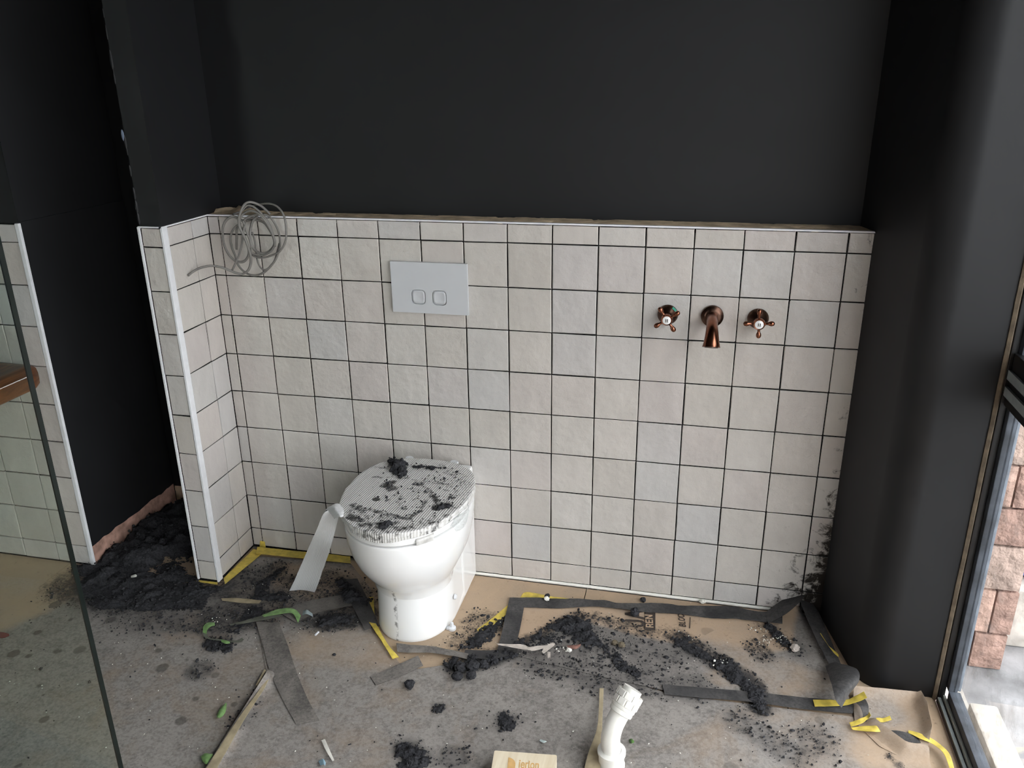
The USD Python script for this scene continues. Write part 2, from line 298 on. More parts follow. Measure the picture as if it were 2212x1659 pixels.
wb = thing('wall_back', 'white handmade tile wall behind the toilet with black paint above', 'wall', kind='structure')
obj('plaster', box(-1.03, 1.12, .09, .24, 0, 2.7), black_paint, wb, smooth=False)
# rough top of the tile build-out
nx = 160; xs = np.linspace(-.985, 1.0, nx); ys = np.linspace(.006, .097, 8)
gx, gy = np.meshgrid(xs, ys); gz = 1.1972 + .003 * fbm(np.stack([gx * 30, gy * 40, 0 * gx], -1), 4, 3) - .004
gz = gz - .005 * (fbm(np.stack([gx * 25, gy * 60, 0 * gx], -1), 2, 9) > .74) + .02 * np.clip((-.8 - gx) / .1, 0, 1) * noise(np.stack([gx * 60, gy * 60, 0 * gx], -1), 5) * (gy > .05)
idx = np.arange(gx.size).reshape(gx.shape); q = np.stack([idx[:-1, :-1], idx[:-1, 1:], idx[1:, 1:], idx[1:, :-1]], -1).reshape(-1, 4)
gv = np.stack([gx, gy, gz], -1).reshape(-1, 3)
obj('ledge', solid(gv, np.vstack([q[:, [0, 1, 2]], q[:, [0, 2, 3]]]), .004), raw_plaster, wb, smooth=50)
obj('grout', box(XC - .01, 1.0, .003, .03, 0, TOP - .012), grout, wb, smooth=False)
cols = [(XC - .0015, COL1)] + [(COL1 + k * PITCH, COL1 + (k + 1) * PITCH) for k in range(14)] + [(COL1 + 14 * PITCH, XR)]
tile_grid(wb, cols, rows, (0, 0, 0), ex, ez, -ey, 11)
obj('silicone_bead', tube(np.array([[-.13, -.001, .003], [.3, -.001, .004], [.9, -.001, .003]]), .0055, 8), silicone, wb, smooth=True)

wl = thing('wall_left', 'short tiled return wall and pier left of the toilet, black above', 'wall', kind='structure')
obj('plaster', box(-1.036, -.964, -.222, .24, 1.19, 2.7), black_paint, wl, smooth=False)
obj('grout', box(-1.036, -.9635, -.2285, .24, 0, 1.188), grout, wl, smooth=False)
tile_grid(wl, [(-.2065, -.087), (-.087, -.0005)], rows, (XC, 0, 0), ey, ez, ex, 12)
tile_grid(wl, [(-1.030, -.9655)], rows, (0, -.232, 0), ex, ez, -ey, 13)
chips = []
rng = np.random.default_rng(5)
for k in range(26):
    z = 1.2 + rng.random() * 1.0; chips.append(trimesh.creation.icosphere(0, .004 + .006 * rng.random())); chips[-1].apply_transform(np.diag([.5, .6, 2.2, 1])); chips[-1].apply_translation((-1.037, -.221, z))
obj('broken_edge', cat(*chips), black_paint, wl, smooth=False)
flake = trimesh.creation.icosphere(1, .01); flake.apply_transform(np.diag([.45, .3, 1.6, 1])); flake.apply_translation(aty(265, 292, -.224)); obj('torn_paper', flake, plain('grey_blue_paper', (96, 108, 128), .8), wl)

# the partition left of the alcove
wp = thing('wall_partition', 'tiled partition at the far left with black paint above', 'wall', kind='structure')
obj('plaster', box(-3.2, -1.449, -.226, .40, 1.192, 2.7), black_paint, wp, smooth=False)
obj('core', box(-3.2, -1.449, -.2285, .40, 0, 1.1915), grout, wp, smooth=False)
pe = np.linspace(-.222, .25, 40); zz = .078 + .012 * (fbm(np.stack([pe * 30, 0 * pe, 0 * pe], -1), 3, 4) - .5)
pv = np.vstack([np.stack([np.full(40, -1.4445), pe, zz], 1), np.stack([np.full(40, -1.4445), pe, np.full(40, 1.195)], 1)])
pf = np.array([(i, i + 1, 41 + i) for i in range(39)] + [(i, 41 + i, 40 + i) for i in range(39)])
obj('alcove_side', solid(pv, pf, .008), black_paint, wp, smooth=False)
obj('broken_plaster', box(-1.452, -1.4475, -.228, .25, 0, .1), pink_plaster, wp, smooth=False)
tile_grid(wp, [(-1.721 - .132 * (k + 1), -1.721 - .132 * k) for k in range(7, -1, -1)] + [(-1.721, -1.585), (-1.585, -1.455)], rows, (0, -.235, 0), ex, ez, -ey, 14)
wa = thing('wall_alcove', 'black painted back of the narrow alcove', 'wall', kind='structure')
obj('plaster', box(-1.449, -1.036, .25, .40, .07, 2.7), black_paint, wa, smooth=False)
obj('broken_plaster', box(-1.449, -1.036, .256, .40, 0, .07), raw_plaster, wa, smooth=False)

# black pier at the right: its side runs forward from the tiles and turns in a soft round corner to face the room
B = np.array([1.244, -.314])
def fillet(p0, c, p1, r, n=14):
    u, w = (p0 - c) / np.linalg.norm(p0 - c), (p1 - c) / np.linalg.norm(p1 - c); half = math.acos(u @ w) / 2; t = r / math.tan(half)
    o = c + (u + w) / np.linalg.norm(u + w) * r / math.sin(half); a, b = c + u * t - o, c + w * t - o; ang = math.acos(np.clip(a @ b / r / r, -1, 1))
    return [o + (math.sin((1 - k) * ang) * a + math.sin(k * ang) * b) / math.sin(ang) for k in np.linspace(0, 1, n)]
PIER = [np.array([.962, .097]), np.array([.985, 0.])] + fillet(np.array([.985, 0.]), np.array([1.056, -.314]), B, .085) + [B, np.array([1.244, .10])]
PIER_POLY = Polygon(PIER)
wr = thing('wall_right', 'black painted pier with a soft round corner between tiles and glass door', 'wall', kind='structure')
e = trimesh.creation.extrude_polygon(PIER_POLY, 2.7, engine='earcut'); obj('plaster', e, black_paint, wr, smooth=30)
bz = np.linspace(0, 2.6, 60); bj = .0022 * (fbm(np.stack([bz * 9, 0 * bz, 0 * bz], -1), 4, 8) - .5)
bat = np.array([[B[0] - .001 + bj[i], B[1] + .001, bz[i]] for i in range(60)])
obj('batten', tube(bat, .0075, 6, flat=1.3), old_wood, wr, smooth=30)

tr = thing('trim_1', 'white metal edge strip along the top of the back tiles', 'trim', kind='structure')
obj('strip', box(XC - .003, XR + .003, -.0035, .007, TOP + .001, TOP + .0055), metal_trim, tr, smooth=False)
tr = thing('trim_2', 'white metal corner strip on the front of the tiled pier', 'trim', kind='structure')
obj('strip', box(-.9645, -.9575, -.2345, -.2095, .004, TOP + .003, .0012), metal_trim, tr, smooth=30)
tr = thing('trim_3', 'thin white metal strip on the outer edge of the tiled pier', 'trim', kind='structure')
obj('strip', box(-1.039, -1.032, -.2350, -.2250, .006, TOP + .003, .001), metal_trim, tr, smooth=30)
tr = thing('trim_4', 'white metal corner strip on the far left partition', 'trim', kind='structure')
obj('strip', box(-1.4545, -1.4405, -.2375, -.2265, .004, TOP + .003, .0015), metal_trim, tr, smooth=30)
tr = thing('trim_5', 'white metal edge strip along the top of the return tiles', 'trim', kind='structure')
obj('strip', cat(box(-.967, -.9585, -.2345, -.002, TOP + .001, TOP + .005), box(-1.036, -.9595, -.2345, -.226, TOP + .001, TOP + .005)), metal_trim, tr, smooth=False)

# glazed door side
GX = 1.277
w1 = thing('window_1', 'black framed glazed door at the right edge', 'window', kind='structure')
obj('jamb', box(1.2465, 1.2628, -.325, -.302, 0, 2.3, .002), frame_black, w1, smooth=30)
obj('stile', box(1.2632, 1.286, -.341, -.302, .045, 2.20, .003), frame_grey, w1, smooth=30)
obj('stile', box(1.254, 1.296, -2.2, -2.12, .045, 2.20, .003), frame_grey, w1, smooth=30)
obj('stile', box(1.254, 1.296, -4.18, -4.10, .045, 2.20, .003), frame_grey, w1, smooth=30)
obj('glazing_bead', box(1.2863, 1.294, -.338, -.305, .05, 2.19, .002), plain('pale_bead', (120, 128, 138), .5, vary=.3), w1, smooth=30)
obj('top_rail', box(1.246, 1.30, -4.18, -.302, 2.20, 2.7), frame_black, w1, smooth=False)
obj('mid_rail', box(1.2535, 1.292, -4.1, -.327, .858, .985, .002), frame_black, w1, smooth=30)
for z0 in (.883, .923):
    obj('brush_seal', box(1.2475, 1.2545, -4.1, -.329, z0, z0 + .022), seal_grey, w1, smooth=False)
obj('bottom_rail', box(1.2632, 1.292, -4.1, -.341, .012, .050, .002), frame_grey, w1, smooth=30)
obj('sill_track', box(1.2435, 1.2645, -4.18, -.327, 0, .012), frame_black, w1, smooth=False)
obj('brush_seal', box(1.2445, 1.2525, -4.15, -.330, .012, .017), seal_grey, w1, smooth=False)
obj('brush_seal', box(1.2565, 1.2625, -4.15, -.330, .012, .026), plain('pale_track', (170, 176, 170), .5), w1, smooth=False)
for y0, y1 in ((-2.12, -.341), (-4.10, -2.2)):
    for z0, z1 in ((.050, .858), (.985, 2.20)):
        obj('pane', box(GX - .002, GX + .002, y0, y1, z0, z1), window_glass, w1, smooth=False)
ce = obj('ceiling', box(-3.2, 1.33, -4.3, .45, 2.7, 2.8), ceiling_paint, None, smooth=False, label='plain ceiling above the picture', cat='ceiling', kind='structure')
obj('wall_far', box(-3.3, -3.2, -4.3, .45, 0, 2.7), black_paint, None, smooth=False, label='black painted wall far to the left', cat='wall', kind='structure')
wf = thing('wall_front', 'wall with a narrow window behind the camera', 'wall', kind='structure')
obj('plaster', cat(box(-3.2, -2.9, -4.3, -4.2, 0, 2.7), box(-2.1, 1.33, -4.3, -4.2, 0, 2.7), box(-2.9, -2.1, -4.3, -4.2, 2.3, 2.7)), black_paint, wf, smooth=False)
w2 = thing('window_2', 'narrow window behind the camera', 'window', kind='structure')
obj('frame', cat(box(-2.9, -2.84, -4.29, -4.21, 0, 2.3), box(-2.16, -2.1, -4.29, -4.21, 0, 2.3), box(-2.84, -2.16, -4.29, -4.21, 0, .08)), frame_black, w2, smooth=False)
obj('pane', box(-2.84, -2.16, -4.252, -4.248, .08, 2.3), window_glass, w2, smooth=False)
# ------------------------------------------------------------------ outside the glass
yard = obj('yard', box(1.34, 14, -14, 8, -.2, -.12), gravel_grey, None, smooth=False, label='grey unpaved yard outside the glass door', cat='ground', kind='structure')
sill = thing('stone_threshold', 'pale worn stone threshold outside along the glass door', 'threshold')
rng = np.random.default_rng(3)
for k in range(5):
    y1 = -.325 - .62 * k; obj('slab', box(1.322, 1.392 + .004 * rng.random(), y1 - .614, y1, -.118, .012 + .004 * rng.random(), .008), concrete, sill, smooth=40)
pier = thing('sandstone_pier', 'reddish rock faced sandstone pier outside the glass', 'stone pier')
def rock(x0, x1, y0, y1, z0, z1, seed, amp=.012):
    b = trimesh.creation.box((x1 - x0, y1 - y0, z1 - z0)); b = b.subdivide().subdivide().subdivide()
    v = np.array(b.vertices); c = np.array([(x0 + x1) / 2, (y0 + y1) / 2, (z0 + z1) / 2]); h = np.array([x1 - x0, y1 - y0, z1 - z0]) / 2
    e = np.clip((1 - np.abs(v / h)) * h / .02, 0, 1); edge = np.sort(e, axis=1)[:, 1:2]
    v = v * (1 - .02 * (1 - edge)) + np.sign(v) * (np.abs(v / h) > .999) * edge * amp * 1.6 * (fbm((v + c) * 22, 4, seed)[:, None] - .45)
    return trimesh.Trimesh(v + c, b.faces, process=False)
z = -.12; k = 0
while z < 1.9:
    hgt = rng.uniform(.10, .17); xs = [1.325, 1.325 + rng.uniform(.06, .14), 1.520 + rng.normal(0, .005)]
    for x0, x1 in zip(xs[:-1], xs[1:]):
        obj('stone', rock(x0 + .002, x1 - .002, 0.0, .30, z + .002, z + hgt - .003, k), stone_mats[rng.integers(4)], pier, smooth=25); k += 1
    z += hgt
blk = obj('concrete_block', rock(1.56, 1.94, .13, .45, -.119, .085, 77, .008), concrete, None, smooth=30, label='pale concrete block beside the sandstone pier outside', cat='concrete block')
tubm = thing('blue_crate', 'small bright blue plastic crate on the concrete block outside', 'crate', loc=(1.692, .27, .096))
obj('body', cat(box(-.10, .12, -.07, .08, 0, .006), box(-.10, -.094, -.07, .08, 0, .13), box(.114, .12, -.07, .08, 0, .13), box(-.10, .12, -.07, -.064, 0, .13), box(-.10, .12, .074, .08, 0, .13)), blue_plastic, tubm, smooth=False)
obj('rim', cat(box(-.106, .126, -.076, -.064, .12, .132), box(-.106, .126, .074, .086, .12, .132), box(-.106, -.094, -.076, .086, .12, .132), box(.114, .126, -.076, .086, .12, .132)), blue_plastic, tubm, smooth=False)
gw = thing('garden_wall', 'pale garden wall at the back of the yard', 'wall')
for k in range(16):
    for r in range(9):
        x0 = 1.9 + .40 * k + (.2 if r % 2 else 0); obj('block', box(x0, x0 + .392, 3.0, 3.2, -.12 + .2 * r, .072 + .2 * r, .008), concrete, gw, smooth=40)

# ------------------------------------------------------------------ floor tiles
def field(paints, base):
    """A function of floor points that lays paints (value, shape, softness in metres) one over another; a shape is (pixels, radius) on the floor."""
    ready = []
    for val, px, rad, soft, z in paints:
        ready.append((val, np.array([at(*p, z)[:2] for p in px]), rad, soft))
    def f(p):
        p = np.asarray(p, float)[:, :2]; out = np.full(len(p), float(base))
        for val, c, rad, soft in ready:
            if rad < 0:                                   # a filled outline
                g = Polygon(c); dist = shapely.distance(g, shapely.points(p)); dist = np.where(dist > 0, dist, 0); w = np.clip(1 - dist / soft, 0, 1)
            else:
                best = np.full(len(p), 9.0)
                for a, b in (zip(c[:-1], c[1:]) if len(c) > 1 else [(c[0], c[0])]):
                    ab = b - a; t = np.clip(((p - a) @ ab) / max(ab @ ab, 1e-12), 0, 1); best = np.minimum(best, np.linalg.norm(p - a - t[:, None] * ab, axis=1))
                w = np.clip(1 - (best - rad) / soft, 0, 1)
            w = w * w * (3 - 2 * w); out = out * (1 - w) + val * w
        return out
    return f
# (value, [pixels], radius m (-1 = filled outline), softness m, z)
FILM = [(.95, [(560, 1500)], .4, .5, 0),
        (.15, [(-100, 1215), (150, 1240), (150, 1290), (60, 1330), (-100, 1400)], -1, .06, 0),
        (.45, [(600, 1225), (770, 1240), (815, 1330), (700, 1300), (580, 1250)], -1, .05, 0),
        (.6, [(700, 1390), (840, 1400)], .04, .1, 0),
        (.05, [(1112, 1300), (1640, 1335), (1715, 1310), (1700, 1400), (1600, 1418), (1480, 1392), (1380, 1372), (1300, 1350), (1240, 1330), (1170, 1372), (1080, 1402)], -1, .03, 0),
        (.70, [(1530, 1400), (1700, 1440), (1790, 1480), (1700, 1500), (1560, 1470)], -1, .06, 0),
        (.80, [(1650, 1590), (1850, 1590)], .05, .12, 0), (.85, [(1560, 1640), (1700, 1660)], .06, .12, 0),
        (.30, [(1860, 1490), (2000, 1500), (2010, 1650), (1880, 1640)], -1, .07, 0),
        (.7, [(1905, 1545)], .03, .05, 0), (.05, [(1020, 1310), (1100, 1300), (1080, 1390), (960, 1400)], -1, .03, 0)]
SOIL = [(.7, [(180, 1260), (300, 1290), (420, 1290), (480, 1270)], .07, .10, 0), (.5, [(330, 1330), (420, 1330)], .05, .1, 0),
        (.62, [(480, 1340), (560, 1330), (640, 1270)], .045, .07, 0), (.55, [(560, 1250), (620, 1300), (700, 1330)], .05, .07, 0), (.6, [(600, 1225), (555, 1260)], .02, .04, 0),
        (.55, [(700, 1260), (770, 1300)], .05, .06, 0), (.8, [(740, 1290), (790, 1330)], .02, .04, 0), (.7, [(715, 1345), (760, 1340)], .03, .04, 0),
        (.55, [(470, 1390)], .03, .03, 0), (.55, [(430, 1450)], .03, .03, 0), (.5, [(545, 1520), (520, 1560)], .02, .03, 0),
        (.75, [(985, 1440), (1060, 1425), (1150, 1390), (1250, 1340)], .022, .035, 0), (.62, [(1215, 1365), (1290, 1345), (1400, 1375)], .02, .04, 0), (.75, [(1250, 1370), (1310, 1410), (1375, 1455)], .018, .03, 0),
        (.5, [(1180, 1420), (1280, 1440)], .05, .08, 0), (.48, [(1300, 1390), (1400, 1420), (1450, 1400)], .05, .07, 0),
        (.75, [(1010, 1385), (1060, 1360), (1090, 1335)], .012, .03, 0), (.5, [(1035, 1340), (1000, 1390)], .03, .05, 0),
        (.7, [(1470, 1385), (1500, 1405), (1560, 1440)], .02, .04, 0), (.78, [(1560, 1440), (1625, 1480), (1640, 1530)], .02, .03, 0), (.6, [(1630, 1400), (1650, 1420)], .02, .03, 0),
        (.5, [(1090, 1560)], .02, .04, 0), (.6, [(875, 1620), (905, 1640)], .02, .03, 0), (.55, [(950, 1530)], .01, .02, 0), (.5, [(1290, 1470), (1500, 1490)], .03, .06, 0),
        (.48, [(980, 1640)], .03, .03, 0), (.5, [(1720, 1640), (1600, 1560)], .02, .05, 0), (.55, [(1920, 1640), (1940, 1655)], .008, .01, 0), (.5, [(1760, 1600)], .03, .06, 0),
        (.7, [(1700, 1290), (1740, 1330)], .01, .03, 0), (.45, [(1650, 1360), (1720, 1410)], .02, .04, 0)]
SPOT = [(.7, [(1870, 1500), (1960, 1520)], .04, .03, 0), (1.0, [(-60, 1300), (200, 1320), (230, 1650), (-60, 1700)], -1, .12, 0), (.8, [(250, 1400), (420, 1600)], .12, .1, 0), (.5, [(1500, 1560)], .3, .2, 0)]
film_f, soil_f, spot_f = field(FILM, 1.2), field(SOIL, .16), field(SPOT, .1)
def dirt(v):
    return dict(film=film_f(v), soil=soil_f(v), spot=spot_f(v))
TS = .60; jx, jy = 0.255, -.008                               # a joint of the floor shows beside the toilet
for i in range(-6, 2):
    for j in range(-7, 0):
        x0, x1 = jx + i * TS + .0015, jx + (i + 1) * TS - .0015; y0, y1 = jy + j * TS + .0015, jy + (j + 1) * TS - .0015
        x1 = min(x1, 1.243); x0 = max(x0, -3.19); y0 = max(y0, -4.19)
        if x1 - x0 < .02 or y1 - y0 < .02: continue
        n = max(2, int((x1 - x0) / .03)); m = max(2, int((y1 - y0) / .03))
        if y1 < -1.3: n = m = 2
        gx, gy = np.meshgrid(np.linspace(x0, x1, n), np.linspace(y0, y1, m)); idx = np.arange(gx.size).reshape(gx.shape)
        q = np.stack([idx[:-1, :-1], idx[:-1, 1:], idx[1:, 1:], idx[1:, :-1]], -1).reshape(-1, 4); v = np.stack([gx, gy, 0 * gx - .0003], -1).reshape(-1, 3)
        sd = solid(v, np.vstack([q[:, [0, 1, 2]], q[:, [0, 2, 3]]]), .010); dd = dirt(sd.vertices); dd['film'] = dd['film'] * .0 + .12; dd['spot'] *= 0
        obj('tile', sd, floor_tile_mat, floor, smooth=False, attrs=dd)
for i in range(1):                                              # alcove floor
    obj('tile', box(-1.44, -1.04, -.006, .25, -.012, -.0004), floor_tile_mat, floor, smooth=False)

# ------------------------------------------------------------------ floor card sheets
def sheet(name, px, z, label, catg, step=.010, lift=None, th=.0012, group=None, smoothpx=None, material=None):
    c = np.array([at(*p, z)[:2] for p in px]); poly = Polygon(c).buffer(0)
    per = poly.exterior; n = int(per.length / step); bd = np.array([per.interpolate(k * per.length / n).coords[0] for k in range(n)])
    x0, y0, x1, y1 = poly.bounds; gx, gy = np.meshgrid(np.arange(x0, x1, step), np.arange(y0, y1, step)); p = np.stack([gx.ravel(), gy.ravel()], 1)
    rg = np.random.default_rng(1); p = p + rg.uniform(-.2, .2, p.shape) * step
    p = p[shapely.contains_xy(poly.buffer(-.6 * step), p[:, 0], p[:, 1])]; p = np.vstack([bd, p])
    t = Delaunay(p).simplices; cen = p[t].mean(1); t = t[shapely.contains_xy(poly, cen[:, 0], cen[:, 1])]
    a = p[t]; area = (a[:, 1, 0] - a[:, 0, 0]) * (a[:, 2, 1] - a[:, 0, 1]) - (a[:, 1, 1] - a[:, 0, 1]) * (a[:, 2, 0] - a[:, 0, 0]); t = t[np.abs(area) > 1e-9]; area = area[np.abs(area) > 1e-9]
    t = np.where((area < 0)[:, None], t[:, ::-1], t)
    zz = np.full(len(p), z) + .0008 * (fbm(np.stack([p[:, 0] * 5, p[:, 1] * 5, 0 * p[:, 0]], -1), 2, 4) - .5)
    if lift is not None: zz = zz + lift(p)
    s = solid(np.column_stack([p, zz]), t, th)
    return obj(name, s, material or card, None, smooth=True, label=label, cat=catg, group=group, attrs=dirt(s.vertices))
def near(px, z=0.0):
    c = np.array([at(*q, z)[:2] for q in px])
    def f(p):
        best = np.full(len(p), 9.0)
        for a, b in zip(c[:-1], c[1:]):
            ab = b - a; t = np.clip(((p - a) @ ab) / max(ab @ ab, 1e-12), 0, 1); best = np.minimum(best, np.linalg.norm(p - a - t[:, None] * ab, axis=1))
        return best
    return f
sheet('floor_card', [(-420, 1195), (165, 1262), (290, 1266), (415, 1266), (482, 1266), (553, 1200), (700, 1212), (757, 1217), (800, 1270), (815, 1330), (818, 1378), (800, 1450), (640, 1600), (560, 1900), (-700, 1900)], .0018,
      'dust covered floor card left of the curled seam, nearest the glass screen', 'floor card')
e5 = near([(1890, 1572), (1955, 1622), (2003, 1629)]); e1 = near([(577, 1462), (520, 1550), (440, 1680), (400, 1760)])
sheet('floor_card', [(556, 1342), (640, 1352), (760, 1360), (818, 1370), (862, 1432), (905, 1445), (1010, 1428), (1085, 1408), (1200, 1425), (1450, 1500), (1840, 1548), (1880, 1562), (1912, 1588), (1955, 1620), (2003, 1628), (2012, 1660), (2030, 1900), (330, 1900), (440, 1680), (520, 1552), (577, 1462), (566, 1400)], .0042,
      'dust covered middle floor card before the toilet, left and right edges curled up', 'floor card', lift=lambda p: .017 * np.exp(-(e1(p) / .018) ** 2) * np.clip((-.55 - p[:, 1]) / .08, 0, 1) + .026 * np.exp(-(e5(p) / .022) ** 2))
rt = near([(1110, 1300), (1640, 1340)]); rr = near([(1640, 1330), (1720, 1300)])
sheet('printed_floor_card', [(1102, 1304), (1200, 1304), (1300, 1308), (1420, 1318), (1540, 1330), (1640, 1340), (1716, 1312), (1745, 1340), (1790, 1410), (1832, 1486), (1838, 1538), (1700, 1525), (1450, 1494), (1300, 1462), (1180, 1432), (1082, 1408)], .0062,
      'printed brown floor card framed by black tape right of the toilet', 'floor card', lift=lambda p: .004 * np.exp(-(rt(p) / .03) ** 2) * fbm(np.stack([p[:, 0] * 9, p[:, 1] * 9, 0 * p[:, 0]], -1), 2, 3) + .03 * np.exp(-(np.hypot(p[:, 0] - at(1716, 1312)[0], p[:, 1] - at(1716, 1312)[1]) / .045) ** 2))
e4 = near([(1842, 1500), (1905, 1507), (1985, 1514), (2005, 1560), (2010, 1600)])
sheet('floor_card', [(1842, 1500), (1870, 1503), (1920, 1508), (1985, 1514), (1998, 1540), (2008, 1590), (2003, 1625), (1955, 1640), (1900, 1612), (1846, 1560)], .0066,
      'clean tan floor card offcut with a bent edge in the corner by the black pier', 'floor card', step=.008, lift=lambda p: .028 * np.exp(-(e4(p) / .016) ** 2) + .008 * np.exp(-(e4(p) / .06) ** 2))
# printing on the card, reading towards the wall
ptxt = thing('card_print', 'dark printed letters on the brown floor card below the black tape', 'printing')
def flat_text(txt, height, base, direction, z, parent, material, bold=True, shear=0.0, name='letters', sx=1.0):
    t = meshkit.text_mesh(txt, height, .0003, bold); v = np.array(t.vertices); v[:, 0] = v[:, 0] * sx + shear * v[:, 1]
    dv = np.array(direction, float); dv /= np.linalg.norm(dv); up = np.array([-dv[1], dv[0]])
    w = np.column_stack([np.outer(v[:, 0], dv) + np.outer(v[:, 1], up) + np.array(base), z + v[:, 2]])
    return obj(name, trimesh.Trimesh(w, t.faces, process=False), material, parent, smooth=False)
pz = .0086; dirn = np.array([-.12, .99])
flat_text('JA', .056, (.457, -.186), dirn, pz, ptxt, print_ink, sx=.9)
bx = np.array([[.458, -.197], [.452, -.100], [.484, -.096], [.490, -.192]]); e = trimesh.creation.extrude_polygon(Polygon(bx), .0003, engine='earcut'); e.apply_translation((0, 0, pz)); obj('panel', e, print_ink, ptxt, smooth=False)
flat_text('REN', .022, (.4835, -.183), dirn, pz + .0003, ptxt, paper_print, name='letters', sx=1.12)
flat_text('BLOCK', .019, (.580, -.158), dirn, pz, ptxt, print_ink, shear=.2, sx=.9)
obj('rule', box(.590, .5925, -.16, -.105, pz, pz + .0003), print_ink, ptxt, smooth=False)

# ------------------------------------------------------------------ tapes and other strips
def ribbon(edge_a, edge_b, zs, n=14, across=6, th=.0006, wav=.0012, seed=0, bow=0.0, plane=None):
    """A strip between two edges given in pixels, each point at its own height z (or on plane y)."""
    zs = np.broadcast_to(zs, (len(edge_a),)); get = (lambda p, z: at(p[0], p[1], z)) if plane is None else (lambda p, z: aty(p[0], p[1], plane))
    a = catmull([get(p, z) for p, z in zip(edge_a, zs)], n); b = catmull([get(p, z) for p, z in zip(edge_b, zs)], n)
    s = np.linspace(0, 1, across + 1)[None, :, None]; g = a[:, None] * (1 - s) + b[:, None] * s
    up = np.array([0, 0, 1.0]) if plane is None else np.array([0, -1.0, 0])
    w = wav * 2 * (fbm(g * 28 + seed * 7, 3, seed) - .3); g = g + (w + bow * 4 * (s * (1 - s))[..., 0])[..., None] * up
    k = across + 1; idx = np.arange(g.shape[0] * k).reshape(-1, k)
    q = np.stack([idx[:-1, :-1], idx[:-1, 1:], idx[1:, 1:], idx[1:, :-1]], -1).reshape(-1, 4); f = np.vstack([q[:, [0, 1, 2]], q[:, [0, 2, 3]]])
    v = g.reshape(-1, 3); nz = np.cross(v[f[:, 1]] - v[f[:, 0]], v[f[:, 2]] - v[f[:, 0]]).sum(0)
    if nz @ up < 0: f = f[:, ::-1]
    rib = np.tile(np.repeat(s.reshape(1, -1), g.shape[0], 0).ravel(), 2)
    out = solid(v, f, th); out.metadata['rib'] = rib; return out
BT = 'black tape strips on the floor card'; YT = 'yellow tape pieces'
TAPES = []
def tape(label, material, *args, **kw):
    if kw.get('plane') is None: TAPES.append(Polygon([at(*q, .008)[:2] for q in list(args[0]) + list(args[1])[::-1]]).buffer(.004))
    nm = {id(yellow_tape): 'yellow_tape', id(black_tape): 'black_tape', id(dusty_tape): 'grey_tape'}.get(id(material), 'paper_strip')
    m = ribbon(*args, **kw); at_ = None
    if nm in ('black_tape', 'grey_tape'):
        at_ = dirt(m.vertices); at_['film'] = np.full(len(m.vertices), .85 if nm == 'grey_tape' else .42); at_['soil'] = at_['soil'] * .6
    obj(nm, m, material, None, smooth=True, label=label, cat='tape' if nm != 'paper_strip' else 'paper', attrs=at_)
tape('black tape along the wall side of the printed card, wavy and lifting', black_tape,
     [(1101, 1291), (1200, 1293), (1300, 1297), (1340, 1303), (1430, 1303), (1480, 1309), (1580, 1311), (1640, 1322), (1690, 1316)], [(1104, 1311), (1200, 1314), (1280, 1311), (1335, 1315), (1400, 1323), (1460, 1326), (1540, 1336), (1600, 1338), (1690, 1348)], [.009, .009, .010, .013, .010, .012, .011, .014, .018], wav=.003, seed=1)
tape('black tape upright along the left side of the printed card', black_tape, [(1101, 1291), (1092, 1330), (1082, 1375), (1072, 1412)], [(1132, 1311), (1126, 1345), (1119, 1376), (1110, 1404)], .0095, wav=.0012, seed=2)
tape('black tape end climbing the tiles in the right corner', black_tape, [(1652, 1324), (1690, 1296), (1722, 1270), (1732, 1265)], [(1660, 1347), (1700, 1325), (1728, 1300), (1738, 1288)], [.016, .04, .062, .068], wav=.003, seed=3)
tape('long black tape down the black pier side of the printed card', black_tape, [(1722, 1282), (1738, 1325), (1765, 1385), (1793, 1440), (1803, 1475)], [(1738, 1280), (1765, 1318), (1789, 1368), (1812, 1425), (1834, 1472)], [.055, .034, .024, .022, .024], wav=.003, seed=4)
tape('loose folded black tape flap beside the black pier', black_tape, [(1783, 1440), (1795, 1475), (1805, 1512), (1818, 1530)], [(1812, 1434), (1851, 1446), (1856, 1470), (1843, 1490)], [.022, .062, .066, .040], wav=.004, seed=5, bow=.008)
tape('worn grey black tape across the lower edge of the printed card', black_tape, [(1430, 1478), (1520, 1486), (1620, 1494), (1720, 1505), (1800, 1512), (1846, 1518)], [(1436, 1500), (1520, 1508), (1620, 1516), (1720, 1530), (1800, 1538), (1842, 1541)], .0098, wav=.0012, seed=6)
tape('black tape loop hanging between the two yellow curls', black_tape, [(1842, 1512), (1858, 1528), (1864, 1548), (1858, 1556)], [(1866, 1506), (1876, 1526), (1875, 1550), (1872, 1560)], [.018, .03, .02, .012], wav=.003, seed=7)
tape('folded grey tape lying along the front of the toilet base', dusty_tape, [(856, 1390), (880, 1392), (940, 1398), (1012, 1412)], [(858, 1408), (882, 1410), (940, 1412), (1012, 1424)], [.012, .010, .012, .009], wav=.003, seed=8, bow=.004)
tape('short black tape under the soil heap in front of the toilet', black_tape, [(1005, 1404), (1060, 1405), (1094, 1400)], [(1000, 1420), (1060, 1424), (1100, 1416)], .0088, seed=9)
tape('wide dusty grey tape over the card seam left of the toilet', dusty_tape, [(552, 1342), (568, 1395), (583, 1450), (610, 1510), (640, 1565)], [(603, 1345), (622, 1395), (640, 1450), (665, 1510), (690, 1556)], .0072, wav=.0015, seed=10)
tape('grey tape strip left of the toilet lying towards the leaf', dusty_tape, [(600, 1322), (660, 1300), (720, 1288), (752, 1284)], [(640, 1345), (690, 1322), (740, 1312), (762, 1308)], .0068, wav=.0015, seed=11)
